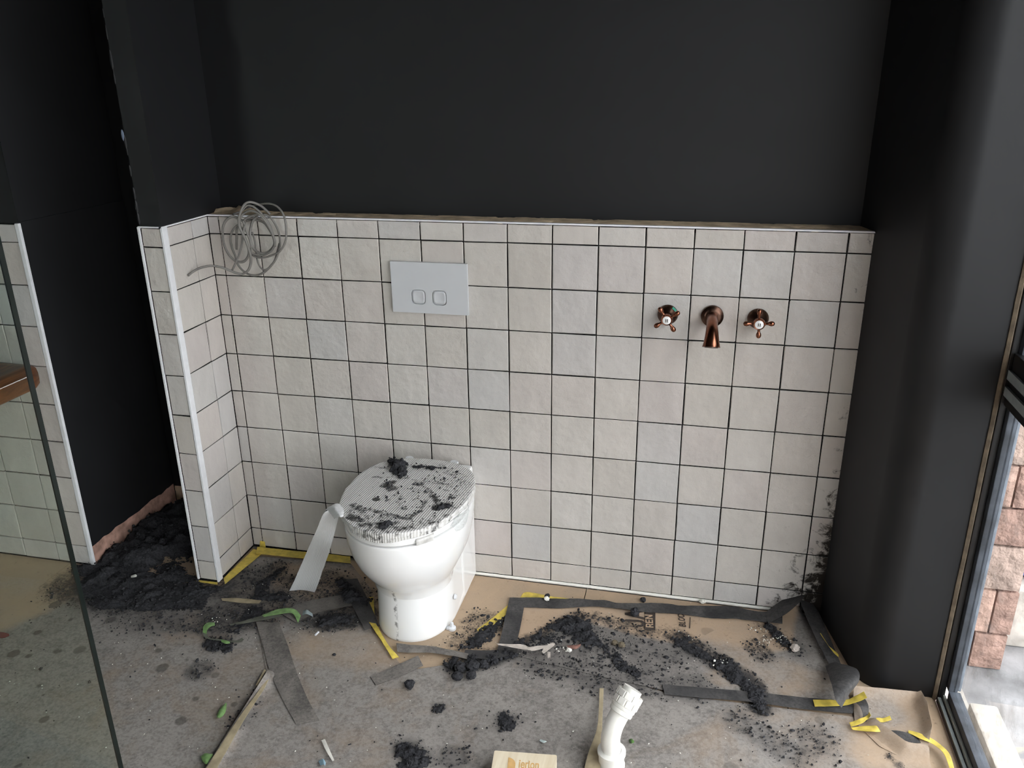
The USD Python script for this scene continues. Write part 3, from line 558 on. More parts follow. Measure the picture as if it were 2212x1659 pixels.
tape('dark torn tape beside the left of the toilet base', black_tape, [(737, 1252), (752, 1290), (772, 1330), (788, 1362)], [(772, 1250), (790, 1286), (808, 1325), (818, 1352)], .0082, wav=.003, seed=12)
tape('grey tape patch below the yellow tape in front of the toilet', dusty_tape, [(800, 1462), (850, 1440), (903, 1416)], [(812, 1480), (870, 1458), (914, 1438)], .0072, wav=.001, seed=13)
tape('yellow tape where the back tiles meet the floor left of the toilet', yellow_tape, [(556, 1181), (620, 1188), (700, 1196), (757, 1202)], [(553, 1196), (620, 1203), (700, 1211), (757, 1217)], [.010, .009, .008, .008], wav=.001, seed=14)
tape('yellow tape at the foot of the left return wall', yellow_tape, [(548, 1186), (520, 1213), (483, 1249)], [(570, 1193), (535, 1222), (486, 1262)], .006, wav=.001, seed=15)
tape('small yellow tape tab stuck on the tiles in the left corner', yellow_tape, [(562, 1168), (572, 1170)], [(560, 1188), (575, 1190)], 0, plane=-.003, n=4, wav=.001, seed=16)
tape('thin yellow tape in front of the tiled pier', yellow_tape, [(420, 1252), (470, 1258)], [(420, 1256), (470, 1263)], .004, seed=17, wav=.0006)
tape('yellow tape along the left side of the toilet base', yellow_tape, [(797, 1290), (803, 1335), (824, 1382), (858, 1418)], [(807, 1290), (812, 1340), (836, 1390), (866, 1428)], .0062, wav=.002, seed=18)
tape('crumpled pale yellow tape along the card edge left of the toilet', yellow_tape, [(797, 1345), (826, 1388), (848, 1424)], [(812, 1348), (838, 1392), (862, 1420)], [.010, .014, .010], wav=.004, seed=19)
tape('yellow tape slanting from the black taped corner towards the toilet', yellow_tape, [(1098, 1306), (1070, 1330), (1030, 1360)], [(1100, 1322), (1072, 1345), (1036, 1366)], .0012, wav=.0006, seed=20)
tape('yellow tape showing above the black tape along the wall', yellow_tape, [(1124, 1290), (1138, 1279), (1190, 1288), (1238, 1294)], [(1128, 1294), (1142, 1293), (1190, 1296), (1238, 1298)], .0016, wav=.0006, seed=21)
tape('flat yellow tape end on the black tape by the black pier', yellow_tape, [(1756, 1512), (1790, 1512), (1824, 1513), (1850, 1503), (1866, 1494)], [(1760, 1527), (1790, 1526), (1826, 1524), (1855, 1516), (1873, 1508)], [.013, .013, .016, .03, .04], wav=.002, seed=22)
tape('lower yellow tape curl lying across the clean card offcut', yellow_tape, [(1838, 1572), (1860, 1570), (1893, 1569), (1906, 1578)], [(1842, 1577), (1866, 1580), (1889, 1582), (1910, 1582)], [.012, .016, .02, .012], wav=.003, seed=23)
tape('crinkled yellow tape knot on the card offcut', yellow_tape, [(1834, 1564), (1852, 1556), (1872, 1548), (1877, 1540)], [(1838, 1572), (1858, 1566), (1873, 1556), (1881, 1548)], [.012, .02, .02, .028], wav=.006, seed=24)
tape('small twisted yellow tape scrap on the card offcut', yellow_tape, [(1892, 1553), (1908, 1553), (1922, 1547)], [(1893, 1561), (1910, 1561), (1926, 1556)], [.008, .010, .014], wav=.006, seed=25)
tape('long yellow tape running out to the bottom right corner', yellow_tape, [(1962, 1578), (1990, 1585), (2020, 1600), (2048, 1625), (2060, 1655), (2064, 1690)], [(1962, 1584), (1990, 1597), (2016, 1608), (2038, 1628), (2050, 1658), (2054, 1690)], [.014, .018, .018, .02, .02, .02], wav=.002, seed=26)
tape('black tape twisted under the long yellow tape', black_tape, [(1915, 1578), (1945, 1580), (1985, 1592), (2005, 1602)], [(1930, 1590), (1950, 1603), (1985, 1605), (2003, 1604)], [.012, .016, .012, .010], wav=.002, seed=27)
tape('short yellow tape curl at the foot of the black pier', yellow_tape, [(1771, 1368), (1790, 1395), (1812, 1414)], [(1773, 1368), (1796, 1405), (1811, 1419)], [.032, .034, .040], wav=.002, seed=28)
tape('pale torn paper strip standing behind the white pipe', old_paper, [(1295, 1488), (1293, 1540), (1288, 1580), (1270, 1630), (1258, 1680)], [(1304, 1488), (1302, 1540), (1300, 1585), (1296, 1630), (1300, 1690)], [.010, .016, .018, .018, .014], wav=.003, seed=29)
tape('curled pale cut edge of the middle floor card', old_paper, [(582, 1456), (560, 1490), (510, 1560), (440, 1668)], [(585, 1460), (568, 1492), (524, 1562), (464, 1668)], [.008, .016, .022, .022], wav=.003, seed=30)
tape('thin card sliver beside the curled card edge', old_paper, [(571, 1446), (552, 1480)], [(575, 1449), (556, 1482)], [.012, .012], wav=.001, seed=31)
tape('pale paper shred left of the toilet above the green leaf', old_paper, [(478, 1293), (520, 1293), (565, 1298)], [(480, 1298), (520, 1303), (560, 1305)], [.006, .010, .008], wav=.003, seed=32)
tape('small pale paper strip lying in the lower left middle', plain('white_paper', (220, 216, 208), .8, vary=.1), [(694, 1600), (704, 1622), (718, 1644)], [(702, 1597), (712, 1620), (722, 1642)], [.009, .011, .009], wav=.002, seed=33)

# ------------------------------------------------------------------ toilet
TX = -.246
def dring(a, yf, yb, yc, z, n=72, nb=3.2, nf=2.0, x0=TX):
    """D-shaped outline: half an ellipse to the front, a squarer half to the back."""
    t = np.linspace(0, 2 * np.pi, n, endpoint=False); c, s = np.cos(t), np.sin(t)
    e = np.where(s < 0, 2.0 / nf, 2.0 / nb); b = np.where(s < 0, yc - yf, yb - yc)
    return np.stack([x0 + a * np.sign(c) * np.abs(c) ** e, yc + b * np.sign(s) * np.abs(s) ** e, np.full(n, z)], -1)
toilet = thing('toilet', 'white back to wall toilet with its lid wrapped and soiled', 'toilet')
bowl = loft([dring(.118, -.392, -.16, -.27, .150, nb=2.4), dring(.122, -.400, -.15, -.27, .176, nb=2.4), dring(.131, -.418, -.14, -.27, .196, nb=2.5), dring(.146, -.444, -.12, -.27, .226), dring(.161, -.470, -.10, -.27, .262), dring(.172, -.492, -.09, -.27, .305), dring(.178, -.505, -.08, -.27, .35), dring(.180, -.509, -.075, -.27, .385), dring(.178, -.507, -.075, -.27, .393), dring(.172, -.50, -.08, -.27, .396)])
def ufoot(a, yf, z, yb=-.0012, ab=None):
    return dring(a, yf, yb, -.235, z, nb=9, nf=2.15)
ped = loft([ufoot(.1195, -.393, .0005), ufoot(.1205, -.395, .010), ufoot(.119, -.391, .06), ufoot(.118, -.388, .13), ufoot(.119, -.386, .185), ufoot(.121, -.36, .215), ufoot(.122, -.30, .26), ufoot(.123, -.27, .33), ufoot(.123, -.262, .388)])
blk2 = rbox((.2465, .150, .4135), .011, (TX, -.0765, .20775)); 
body = mani(bowl) + mani(ped) + mani(blk2)
bm = body.to_mesh(); bt = trimesh.Trimesh(bm.vert_properties[:, :3], bm.tri_verts)
ceramic2 = mat('soiled_ceramic', {
    'g': ('geometry', {}), 'xyz': ('separate_xyz', {}), 'n': ('noise_texture', {'scale': 30.0, 'detail': 8.0, 'roughness': .75, 'distortion': .3}), 'n2': ('noise_texture', {'scale': 70.0, 'detail': 3.0}),
    'wx': ('math', {'math_type': 'multiply_add', 'value2': .020, 'value3': -.010}), 'dx': ('math', {'math_type': 'add'}), 'd0': ('math', {'math_type': 'subtract', 'value2': -.262}), 'ab': ('math', {'math_type': 'absolute'}),
    'st': ('map_range', {'from_min': .0065, 'from_max': .001, 'to_min': 0.0, 'to_max': .75, 'clamp': True}), 'zr': ('map_range', {'from_min': .205, 'from_max': .19, 'clamp': True}),
    'yr': ('separate_xyz', {}), 'm': ('math', {'math_type': 'multiply'}), 'nn': ('map_range', {'from_min': .42, 'from_max': .58, 'clamp': True}), 'm2': ('math', {'math_type': 'multiply'}),
    'sp': ('map_range', {'from_min': .735, 'from_max': .76, 'to_min': 0.0, 'to_max': .9, 'clamp': True}), 'mx': ('math', {'math_type': 'maximum'}),
    'mix': ('mix_color', {'a': lin((240, 240, 240)), 'b': lin((78, 76, 75))}), 'p': ('principled_bsdf', {'roughness': .14, 'specular_ior_level': .5, 'coat_weight': .3})},
    [('g.position', 'xyz.vector'), ('g.position', 'n.vector'), ('g.position', 'n2.vector'), ('n2.fac', 'wx.value1'), ('xyz.x', 'dx.value1'), ('wx.value', 'dx.value2'), ('dx.value', 'd0.value1'), ('d0.value', 'ab.value1'), ('ab.value', 'st.value'),
     ('xyz.z', 'zr.value'), ('st.result', 'm.value1'), ('zr.result', 'm.value2'), ('n2.fac', 'nn.value'), ('m.value', 'm2.value1'), ('nn.result', 'm2.value2'), ('n.fac', 'sp.value'), ('sp.result', 'mx.value1'), ('m2.value', 'mx.value2'), ('mx.value', 'mix.fac'), ('mix.result', 'p.base_color')])
obj('pan', bt, ceramic2, toilet, smooth=38)
seat = loft([dring(.170, -.500, -.09, -.27, .3985), dring(.1785, -.5085, -.075, -.27, .401), dring(.1795, -.5095, -.072, -.27, .412), dring(.177, -.507, -.074, -.27, .4175)])
obj('seat', seat, ceramic, toilet, smooth=38, label='white toilet seat')
lid = loft([dring(.178, -.507, -.066, -.27, .4205), dring(.180, -.510, -.062, -.27, .425), dring(.180, -.510, -.06, -.27, .436), dring(.174, -.503, -.066, -.27, .4425), dring(.12, -.42, -.12, -.27, .4455), dring(.03, -.30, -.24, -.27, .446)])
obj('lid', lid, ceramic, toilet, smooth=38)
for sx in (-.075, .075):
    obj('hinge', cat(lathe([(0, .396), (.014, .396), (.014, .44), (.012, .444), (0, .444)], 20, origin=(TX + sx, -.052, 0))), white_plastic, toilet, smooth=40)
def cap(p, nrmv, r):
    return lathe([(r, 0), (r, .004), (r * .82, .0075), (r * .45, .009), (0, .0095)], 20, nrmv, p)
obj('bolt_cap', cap((-.1245, -.250, .080), (1, .05, 0), .0085), white_plastic, toilet, smooth=40)
obj('bolt_foot', cat(lathe([(0, 0.0005), (.012, .0005), (.012, .008), (.009, .011), (.0055, .012), (.0055, .022), (.004, .025), (0, .026)], 20, origin=(-.118, -.305, 0)), box(-.135, -.118, -.312, -.298, .001, .007)), white_plastic, toilet, smooth=40)

# the wrapping on the lid
LZ = .447
LID = [(.34, [(760, 1110), (800, 1140), (870, 1145), (950, 1125)], .02, .03, .447), (.30, [(985, 1020), (1010, 1060), (1005, 1100)], .015, .03, .447), (.30, [(930, 1040), (980, 1060), (990, 1090)], .02, .03, .447), (.62, [(858, 992), (850, 1010), (865, 1022)], .016, .012, LZ), (.40, [(890, 1008), (935, 1012), (965, 1012)], .010, .02, LZ), (.38, [(812, 1010), (840, 1012)], .004, .012, LZ), (.40, [(805, 1032), (880, 1034), (985, 1052)], .001, .012, LZ),
       (.60, [(833, 1050), (845, 1044)], .012, .010, LZ), (.62, [(846, 1060), (850, 1056)], .012, .010, LZ), (.52, [(905, 1045), (930, 1070), (950, 1088)], .006, .014, LZ), (.66, [(945, 1098), (965, 1094)], .010, .016, LZ), (.6, [(975, 1076)], .006, .012, LZ),
       (.62, [(812, 1080)], .009, .008, LZ), (.5, [(840, 1082)], .008, .008, LZ), (.52, [(866, 1086)], .008, .008, LZ), (.52, [(873, 1100)], .008, .008, LZ), (.34, [(838, 1093)], .006, .006, LZ), (.56, [(790, 1100), (830, 1110), (875, 1122)], .004, .012, LZ), (.5, [(885, 1120), (905, 1105), (920, 1085)], .004, .012, LZ),
       (.56, [(755, 1115), (775, 1125), (805, 1145)], .006, .014, LZ), (.72, [(825, 1135), (838, 1132)], .010, .012, LZ), (.52, [(765, 1092), (775, 1100)], .008, .014, LZ), (.38, [(830, 1118), (850, 1130)], .01, .02, LZ), (.44, [(800, 1142), (870, 1140), (930, 1130)], .006, .02, LZ), (.42, [(770, 1150), (800, 1150)], .006, .02, LZ),
       (.34, [(960, 1010), (1000, 1030)], .02, .03, LZ), (.34, [(990, 1050), (1010, 1080)], .012, .02, LZ), (.42, [(985, 1120), (960, 1110)], .004, .01, LZ), (.5, [(975, 1122)], .004, .008, LZ), (.56, [(945, 1022)], .004, .006, LZ), (.30, [(880, 1070)], .03, .05, LZ)]
lid_soil = field(LID, .10)
nr, na = 46, 132; rings = []
for i in range(nr):
    k = i / (nr - 1)
    if k < .8:
        r = k / .8; rings.append(dring(max(.186 * r, 1e-4), -.27 - .246 * r, -.27 + .214 * r, -.27, .4495 - .003 * r ** 4, na, nb=2.6))
    else:
        r = (k - .8) / .2; rings.append(dring(.186 + .001 * r, -.516 - .001 * r, -.056, -.27,   .4465 - .025 * r, na, nb=2.6))
g = np.array(rings); ang = np.linspace(0, 2 * np.pi, na, endpoint=False)
hem = .012 * (fbm(np.stack([np.cos(ang) * 2.2, np.sin(ang) * 2.2, 0 * ang], -1), 3, 5) - .4) - .004 * np.sin(ang * 3)
hem = hem + .012 * np.exp(-((ang - 5.9) / .22) ** 2)
for i in range(nr):
    k = max(0, (i / (nr - 1) - .8) / .2); g[i, :, 2] += hem * k; out = g[i, :, :2] - np.array([TX, -.27])
    g[i, :, :2] += out / (np.linalg.norm(out, axis=1, keepdims=True) + 1e-6) * (.0035 * (noise(np.stack([np.cos(ang) * 9, np.sin(ang) * 9, np.full(na, i * .3)], -1), 2) - .2))[:, None] * min(1, (i / nr) * 1.2) ** 4
g[..., 2] += .0016 * (fbm(g * 26, 3, 6) - .5)
idx = np.arange(nr * na).reshape(nr, na); nxt = np.roll(idx, -1, 1)
q = np.stack([idx[:-1], idx[1:], nxt[1:], nxt[:-1]], -1).reshape(-1, 4); gf = np.vstack([q[:, [0, 1, 2]], q[:, [0, 2, 3]]])
gv = g.reshape(-1, 3); nz = np.cross(gv[gf[:, 1]] - gv[gf[:, 0]], gv[gf[:, 2]] - gv[gf[:, 0]]).sum(0)
if nz[2] < 0: gf = gf[:, ::-1]
sd = solid(gv, gf, .0007)
wrap = obj('lid_wrapping', sd, film_mat, toilet, smooth=True, attrs=dict(soil=lid_soil(sd.vertices)), label='ribbed white plastic wrapping over the lid')
tail = ribbon([(712, 1100), (698, 1112), (686, 1140), (672, 1172), (650, 1222), (637, 1252), (625, 1277)], [(738, 1096), (733, 1112), (726, 1140), (713, 1188), (697, 1234), (688, 1260), (680, 1280)], [.437, .424, .36, .28, .15, .075, .008], n=14, across=10, th=.0007, wav=.0025, seed=41, bow=.006)
tail_mat = mat('ribbed_tail', {'a': ('attribute', {'attribute': 'rib'}), 'm': ('math', {'math_type': 'multiply', 'value2': 95.0}), 's': ('math', {'math_type': 'sine'}), 'r': ('map_range', {'from_min': -1.0, 'from_max': 1.0}), 'c': ('rgb_ramp', {'ramp': [(0, lin((216, 216, 217))), (1, lin((232, 232, 234)))]}), 'bu': ('bump', {'strength': .18, 'distance': .0015}), 'p': ('principled_bsdf', {'roughness': .4})},
    [('a.fac', 'm.value1'), ('m.value', 's.value1'), ('s.value', 'r.value'), ('r.result', 'c.fac'), ('c.color', 'p.base_color'), ('s.value', 'bu.height'), ('bu.normal', 'p.normal')])
obj('tail', tail, tail_mat, wrap, smooth=True, attrs=dict(rib=tail.metadata['rib']), label='loose end of the wrapping hanging to the floor')
kn = ribbon([(702, 1104), (716, 1094), (735, 1090)], [(722, 1122), (735, 1118), (748, 1116)], [.426, .446, .440], n=14, across=10, th=.0007, wav=.008, seed=42, bow=.008)
obj('crumple', kn, tail_mat, wrap, smooth=True, attrs=dict(rib=kn.metadata['rib']))
cr = ribbon([(958, 1128), (985, 1118), (1006, 1104), (1012, 1092)], [(985, 1152), (1003, 1142), (1010, 1128), (1014, 1110)], [.40, .41, .42, .43], n=12, across=10, th=.0005, wav=.012, seed=43, bow=.008)
obj('clear_tape', cr, clear_plastic, wrap, smooth=20, label='crumpled clear tape at the right edge of the lid')
def bowlz(px, py):                                               # height at which the sight line meets the front of the rim
    for zz in np.linspace(.415, .30, 60):
        q = at(px, py, zz)
        if ((q[0] - TX) / .1815) ** 2 + ((q[1] + .27) / .2415) ** 2 < 1: return zz + .0012
    return .38
ct = ribbon([(898, 1160), (899, 1170), (900, 1180)], [(937, 1148), (937, 1157), (936, 1168)], [bowlz(917, 1154), bowlz(917, 1163), bowlz(917, 1174)], n=8, across=8, th=.0005, wav=.0006, seed=44)
obj('clear_tape', ct, plain('dirty_clear_tape', (205, 203, 200), .3, vary=.2, scale=60), wrap, smooth=True)

# ------------------------------------------------------------------ flush plate
fp = thing('flush_plate', 'white dual flush plate with two rounded square buttons above the toilet', 'flush plate')
plate = m3.CrossSection.square((.2395, .156), True).extrude(.0105)
def rsq(w, r):
    return m3.CrossSection.square((w - 2 * r, w - 2 * r), True).offset(r, m3.JoinType.Round, 2.0, 32)
bc = [(-.0355, -.0282), (.0306, -.0282)]
for x, y in bc: plate = plate - rsq(.0456, .0128).extrude(.02).translate((x, y, .0040))
RP = np.array([[1, 0, 0], [0, 0, -1.0], [0, 1, 0]])            # plate axes: x right, y up, z out of the wall
def onwall(m, c):
    t = m.to_mesh() if hasattr(m, 'to_mesh') else None
    v, f = (t.vert_properties[:, :3], t.tri_verts) if t is not None else (m.vertices, m.faces)
    return trimesh.Trimesh(np.asarray(v, float) @ RP.T + np.array(c), f, process=False)
pc = (-.2400, -.0012, .9930)
obj('plate', onwall(plate, pc), plate_white, fp, smooth=30)
for x, y in bc:
    n = 15; u = np.linspace(-1, 1, n); gx, gy = np.meshgrid(u, u); r4 = (np.abs(gx) ** 4 + np.abs(gy) ** 4) ** .25 + 1e-9; m = np.maximum(np.abs(gx), np.abs(gy)) / np.maximum(r4, 1e-9)
    X, Y = gx * m * .0205, gy * m * .0205; rr2 = np.maximum(np.abs(gx), np.abs(gy)); Z = .0075 + .0032 * rr2 ** 2 - .0032 * np.clip((rr2 - .86) / .14, 0, 1) ** 2
    idx = np.arange(n * n).reshape(n, n); q = np.stack([idx[:-1, :-1], idx[:-1, 1:], idx[1:, 1:], idx[1:, :-1]], -1).reshape(-1, 4)
    t = solid(np.stack([X, Y, Z], -1).reshape(-1, 3), np.vstack([q[:, [0, 1, 2]], q[:, [0, 2, 3]]]), .0008); t.apply_translation((x, y, 0))
    obj('button', onwall(t, pc), plate_white, fp, smooth=True)

# ------------------------------------------------------------------ taps
def tap(label, x, z, turn, sticker):
    t = thing('tap', label, 'tap', 'copper cross handled wall taps', loc=(x, -.0012, z))
    ax = (0, -1, 0)
    obj('flange', lathe([(0, 0), (.0275, 0), (.029, .002), (.0275, .008), (.022, .014), (.0155, .019), (.0115, .024), (0, .024)], 40, ax), dark_bronze, t, smooth=35)
    obj('stem', lathe([(0, .02), (.0095, .02), (.0095, .034), (.0115, .036), (.0115, .040), (.009, .042), (.009, .047), (0, .047)], 28, ax), bronze, t, smooth=35)
    hub = [lathe([(0, .044), (.012, .044), (.0155, .048), (.0165, .054), (.0160, .060), (.0140, .063), (.0125, .0625), (0, .0622)], 32, ax)]
    obj('hub', hub[0], bronze, t, smooth=35)
    for k in range(4):
        a = math.radians(turn + 90 * k); dv = np.array([math.cos(a), 0, math.sin(a)])
        pr = [(0, .010), (.0042, .010), (.0036, .018), (.0038, .023), (.0060, .0275), (.0072, .0325), (.0062, .0375), (.0035, .0405), (0, .0413)]
        obj('spoke', lathe(pr, 16, dv, (0, -.0535, 0)), bronze, t, smooth=40)
    d = obj('button', lathe([(0, .062), (.0118, .062), (.0115, .0645), (.008, .0662), (0, .0668)], 28, ax), ceramic, t, smooth=35, label='white ceramic button')
    for k, (dx, w) in enumerate([(-.0022, .0018), (.0022, .0022)]):
        obj('mark', box(dx - w / 2, dx + w / 2, -.0675, -.0664, -.0045, .0045), print_ink, d, smooth=False)
    if sticker:
        a0 = np.linspace(math.radians(15), math.radians(62), 8); ring = lambda r, h: np.stack([r * np.cos(a0), np.full(8, -h), r * np.sin(a0)], 1)
        a, b = ring(.0284, .0085), ring(.0236, .0140); v = np.vstack([a, b]); f = np.array([(i, i + 1, 9 + i) for i in range(7)] + [(i, 9 + i, 8 + i) for i in range(7)])
        obj('sticker', solid(v, f[:, ::-1], .0004), plain('teal_film', (70, 150, 130), .25, vary=.1), t, smooth=True, label='small teal film scrap on the flange')
tap('copper cross handle tap left of the spout, handle turned askew', .4675, .9455, 35, True)
tap('copper cross handle tap right of the spout, handle almost upright', .7145, .9465, 3, False)
sp = thing('spout', 'copper wall spout curving down between the two cross handle taps', 'tap spout', loc=(.5905, -.0012, .9475))
obj('flange', lathe([(0, 0), (.030, 0), (.0315, .002), (.0305, .008), (.0245, .0125), (.018, .016), (0, .016)], 40, (0, -1, 0)), dark_bronze, sp, smooth=35)
cp = catmull([(0, -.010, 0), (0, -.035, .001), (0, -.060, 0), (0, -.085, -.006), (.0005, -.106, -.018), (.001, -.121, -.036), (.001, -.128, -.052)], 8)
kk = np.linspace(0, 1, len(cp)); rad = .0150 + .0005 * kk + .0085 * np.clip((kk - .45) / .55, 0, 1) ** 1.6
obj('pipe', tube(cp, rad, 32), bronze, sp, smooth=40)
obj('outlet', lathe([(0, 0), (.018, 0), (.018, .0015), (0, .0015)], 28, cp[-1] - cp[-2], cp[-1]), dark_bronze, sp, smooth=40)

# ------------------------------------------------------------------ cable coil
coil = thing('cable_coil', 'loosely coiled grey electric cables hanging over the left corner of the tiles', 'cable')
def zpx(pts, depth):
    n = len(pts); dd = np.broadcast_to(depth, (n,)) if np.ndim(depth) == 0 else np.interp(np.linspace(0, 1, n), np.linspace(0, 1, len(depth)), depth)
    return [aty(400 + x / 8.508, 420 + y / 8.508, -dd[i]) for i, (x, y) in enumerate(pts)]
CABLES = [
    ([(1000, 330), (1120, 260), (1270, 205), (1400, 175), (1560, 170), (1700, 230), (1800, 360), (1845, 520), (1858, 760), (1830, 900), (1760, 1020), (1690, 1080), (1500, 1150), (1350, 1160), (1230, 1110), (1190, 1000)], [-.03, .03, .05, .045, .03], 1.0),
    ([(1560, 360), (1420, 230), (1300, 165), (1180, 140), (1090, 185), (1020, 320), (985, 480), (1010, 620), (1090, 790), (1160, 980), (1200, 1120), (1205, 1260), (1160, 1390), (1060, 1460), (960, 1450), (820, 1400), (700, 1350), (540, 1315), (400, 1320), (250, 1360), (130, 1430), (60, 1490)], [.0, .045, .065, .06, .05, .05, .075, .11, .15], 1.15),
    ([(1100, 530), (980, 440), (860, 410), (760, 470), (700, 580), (690, 720), (710, 900), (780, 1070), (880, 1190), (980, 1240), (1080, 1230), (1150, 1150), (1170, 1040), (1130, 880), (1060, 700), (1005, 560), (1015, 430), (1100, 330), (1220, 300), (1360, 360), (1480, 500), (1580, 680), (1640, 830), (1650, 960)], [.02, .03, .025, .03, .035, .04, .03], 1.2),
    ([(1020, 530), (930, 590), (860, 690), (835, 820), (860, 980), (920, 1130), (960, 1270), (1040, 1380), (1150, 1460), (1270, 1490), (1400, 1460), (1520, 1370), (1640, 1230), (1710, 1080), (1745, 900), (1720, 700), (1650, 540), (1560, 420), (1440, 370), (1280, 380), (1150, 420), (1080, 480)], [.03, .018, .02, .03, .04, .035], 1.05),
    ([(1120, 490), (1200, 465), (1320, 470), (1450, 520), (1550, 650), (1610, 760), (1640, 900), (1590, 1000), (1500, 1070), (1400, 1085), (1290, 1030), (1220, 920), (1195, 760), (1200, 640), (1240, 500), (1330, 400)], [.012, .015, .022, .03, .03, .02], 1.2),
    ([(1230, 690), (1280, 850), (1300, 1000), (1320, 1180), (1370, 1320), (1450, 1385), (1540, 1350), (1640, 1220), (1690, 1060), (1730, 900)], [.02, .03, .025], .9),
    ([(985, 560), (950, 640), (945, 800), (945, 1010)], [.03, .012], 1.2),
    ([(1090, 560), (1060, 760), (1045, 900), (1000, 1080), (940, 1230), (860, 1400)], [.045, .05, .055], .9),
    ([(1060, 480), (1110, 640), (1180, 820), (1210, 960), (1215, 1060), (1300, 1110), (1420, 1120), (1540, 1070), (1620, 980), (1640, 860), (1590, 660), (1500, 480), (1380, 330), (1240, 220), (1130, 210), (1040, 300)], [.04, .04, .03, .03, .04, .05], 1.0)]
for pts, dep, w in CABLES:
    c = catmull(zpx(pts, dep), 8); c[:, 1] = np.where(c[:, 2] < 1.2, np.minimum(c[:, 1], -.0065), c[:, 1]); c[:, 0] = np.maximum(c[:, 0], XC + .006)
    obj('cable', tube(c, .0033 * w, 8, flat=.8), cable_grey, coil, smooth=True)

# ------------------------------------------------------------------ glass screen and wooden bench at the left
SY = -1.15
scr = thing('glass_screen', 'clear greenish glass shower screen at the left with a dark polished edge', 'glass screen')
obj('pane', box(-2.9, -.6045, SY - .005, SY + .005, .001, 2.1), screen_glass, scr, smooth=False)
obj('polished_edge', box(-.6045, -.6015, SY - .0052, SY + .0052, .001, 2.1), screen_edge, scr, smooth=False)
slab = thing('wooden_bench', 'thick dark walnut bench top behind the glass screen at the left', 'bench')
sx, sy = np.meshgrid(np.linspace(0, 1, 70), np.linspace(0, 1, 15))
ysl = -.242 - 1.0 * sx; prof = np.array([(-.40, .672), (-.03, .669), (-.010, .672), (-.002, .682), (.0, .70), (.0, .722), (-.004, .738), (-.014, .746), (-.03, .748), (-.40, .749)])
pts = []
for i, yy in enumerate(np.linspace(-.240, -.95, 60)):
    wob = .004 * (fbm(np.array([yy * 7, 0, 0]), 3, 2) - .5); en = min(1, (i + .4) / 2.0)
    p = prof.copy(); p[:, 1] = .71 + (p[:, 1] - .71) * (.86 + .14 * en); p[1:-1, 0] -= .010 * (1 - en)
    pts.append(np.column_stack([-1.480 + p[:, 0] + wob, np.full(len(p), yy), p[:, 1] + wob * .4]))
bl = loft(pts)
if bl.volume < 0: bl.invert()
obj('top', bl, walnut, slab, smooth=40)
obj('bracket', box(-1.86, -1.83, -.94, -.238, .60, .6725), frame_black, slab, smooth=False)
obj('bracket', box(-1.86, -1.83, -.262, -.238, .30, .60), frame_black, slab, smooth=False)

# ------------------------------------------------------------------ pipe and wood block
pipe = thing('waste_pipe', 'white plastic waste pipe stub with a bent ribbed socket, rising from the floor', 'pipe')
pb = np.array(at(1320, 1655, .0)); 
P = [pb + (0, 0, .0055), pb + (-.001, .0, .055), pb + (-.004, .002, .085), pb + (.002, .010, .118), pb + (.018, .030, .150), pb + (.030, .046, .172), pb + (.041, .060, .192)]
cpth = catmull(P, 10)
obj('elbow', tube(cpth, .0235, 28), pvc_white, pipe, smooth=40)
obj('base_socket', lathe([(0, .0055), (.0335, .0055), (.0335, .010), (.031, .012), (.031, .040), (.0345, .043), (.0345, .050), (.029, .053), (.0235, .054)], 36, origin=(pb[0], pb[1], 0)), pvc_white, pipe, smooth=35)
dv = P[-1] - P[-3]; dv /= np.linalg.norm(dv); o = P[-3] - dv * .006
obj('collar', lathe([(.023, -.004), (.0285, -.002), (.0295, .003), (.0285, .008), (.0305, .011), (.0305, .016), (.029, .018)], 36, dv, o), pvc_white, pipe, smooth=35)
sock = lathe([(.029, .016), (.0310, .018), (.0310, .052), (.0275, .052), (.026, .050), (.025, .02), (0, .02)], 40, dv, o)
so = obj('socket', sock, pvc_white, pipe, smooth=35)
Rm = trimesh.geometry.align_vectors((0, 0, 1), dv)
for k in range(10):
    for lv in range(2):
        a = 2 * math.pi * (k + .5 * lv) / 10; r = box(.0302, .0325, -.0082, .0082, .0195 + .0165 * lv, .0345 + .0165 * lv, .0008); r.apply_transform(trimesh.transformations.rotation_matrix(a, (0, 0, 1))); r.apply_transform(Rm); r.apply_translation(o)
        obj('rib', r, pvc_white, so, smooth=30)
wbk = thing('wood_block', 'pale pine block with a pressed brown mark at the lower edge of the picture', 'wood block')
zt = .048; c0, c1 = at(1068, 1621, zt), at(1203, 1631, zt); ux = (c1 - c0) / np.linalg.norm(c1 - c0); uy = np.array([ux[1], -ux[0], 0]); wd = np.linalg.norm(c1 - c0)
pl = m3.CrossSection([np.array([(0, 0), (wd, 0), (wd, .095), (0, .095)])]).offset(-.004, m3.JoinType.Round, 2, 16).offset(.004, m3.JoinType.Round, 2, 16).extrude(zt - .0045)
t = pl.to_mesh(); v = t.vert_properties[:, :3].astype(float); R3 = np.stack([ux, uy, [0, 0, 1]], 0); tt = trimesh.Trimesh(v @ R3 + np.array([c0[0], c0[1], .0045]), t.tri_verts, process=False)
if tt.volume < 0: tt.invert()
bb = obj('block', tt, pine, wbk, smooth=30)
def onblock(poly2d, h=.0004):
    e = trimesh.creation.extrude_polygon(poly2d, h, engine='earcut'); e = trimesh.Trimesh(np.array(e.vertices) * [1, 1, 1] @ R3 + np.array([c0[0], c0[1], zt]), e.faces[:, ::-1], process=False); return e
q = [(0.0365, .019)] + [(.0365 + .019 * math.sin(a), .040 - .021 * math.cos(a)) for a in np.linspace(0.05, math.pi / 2, 10)] + [(.056, .075), (.0385, .075)]
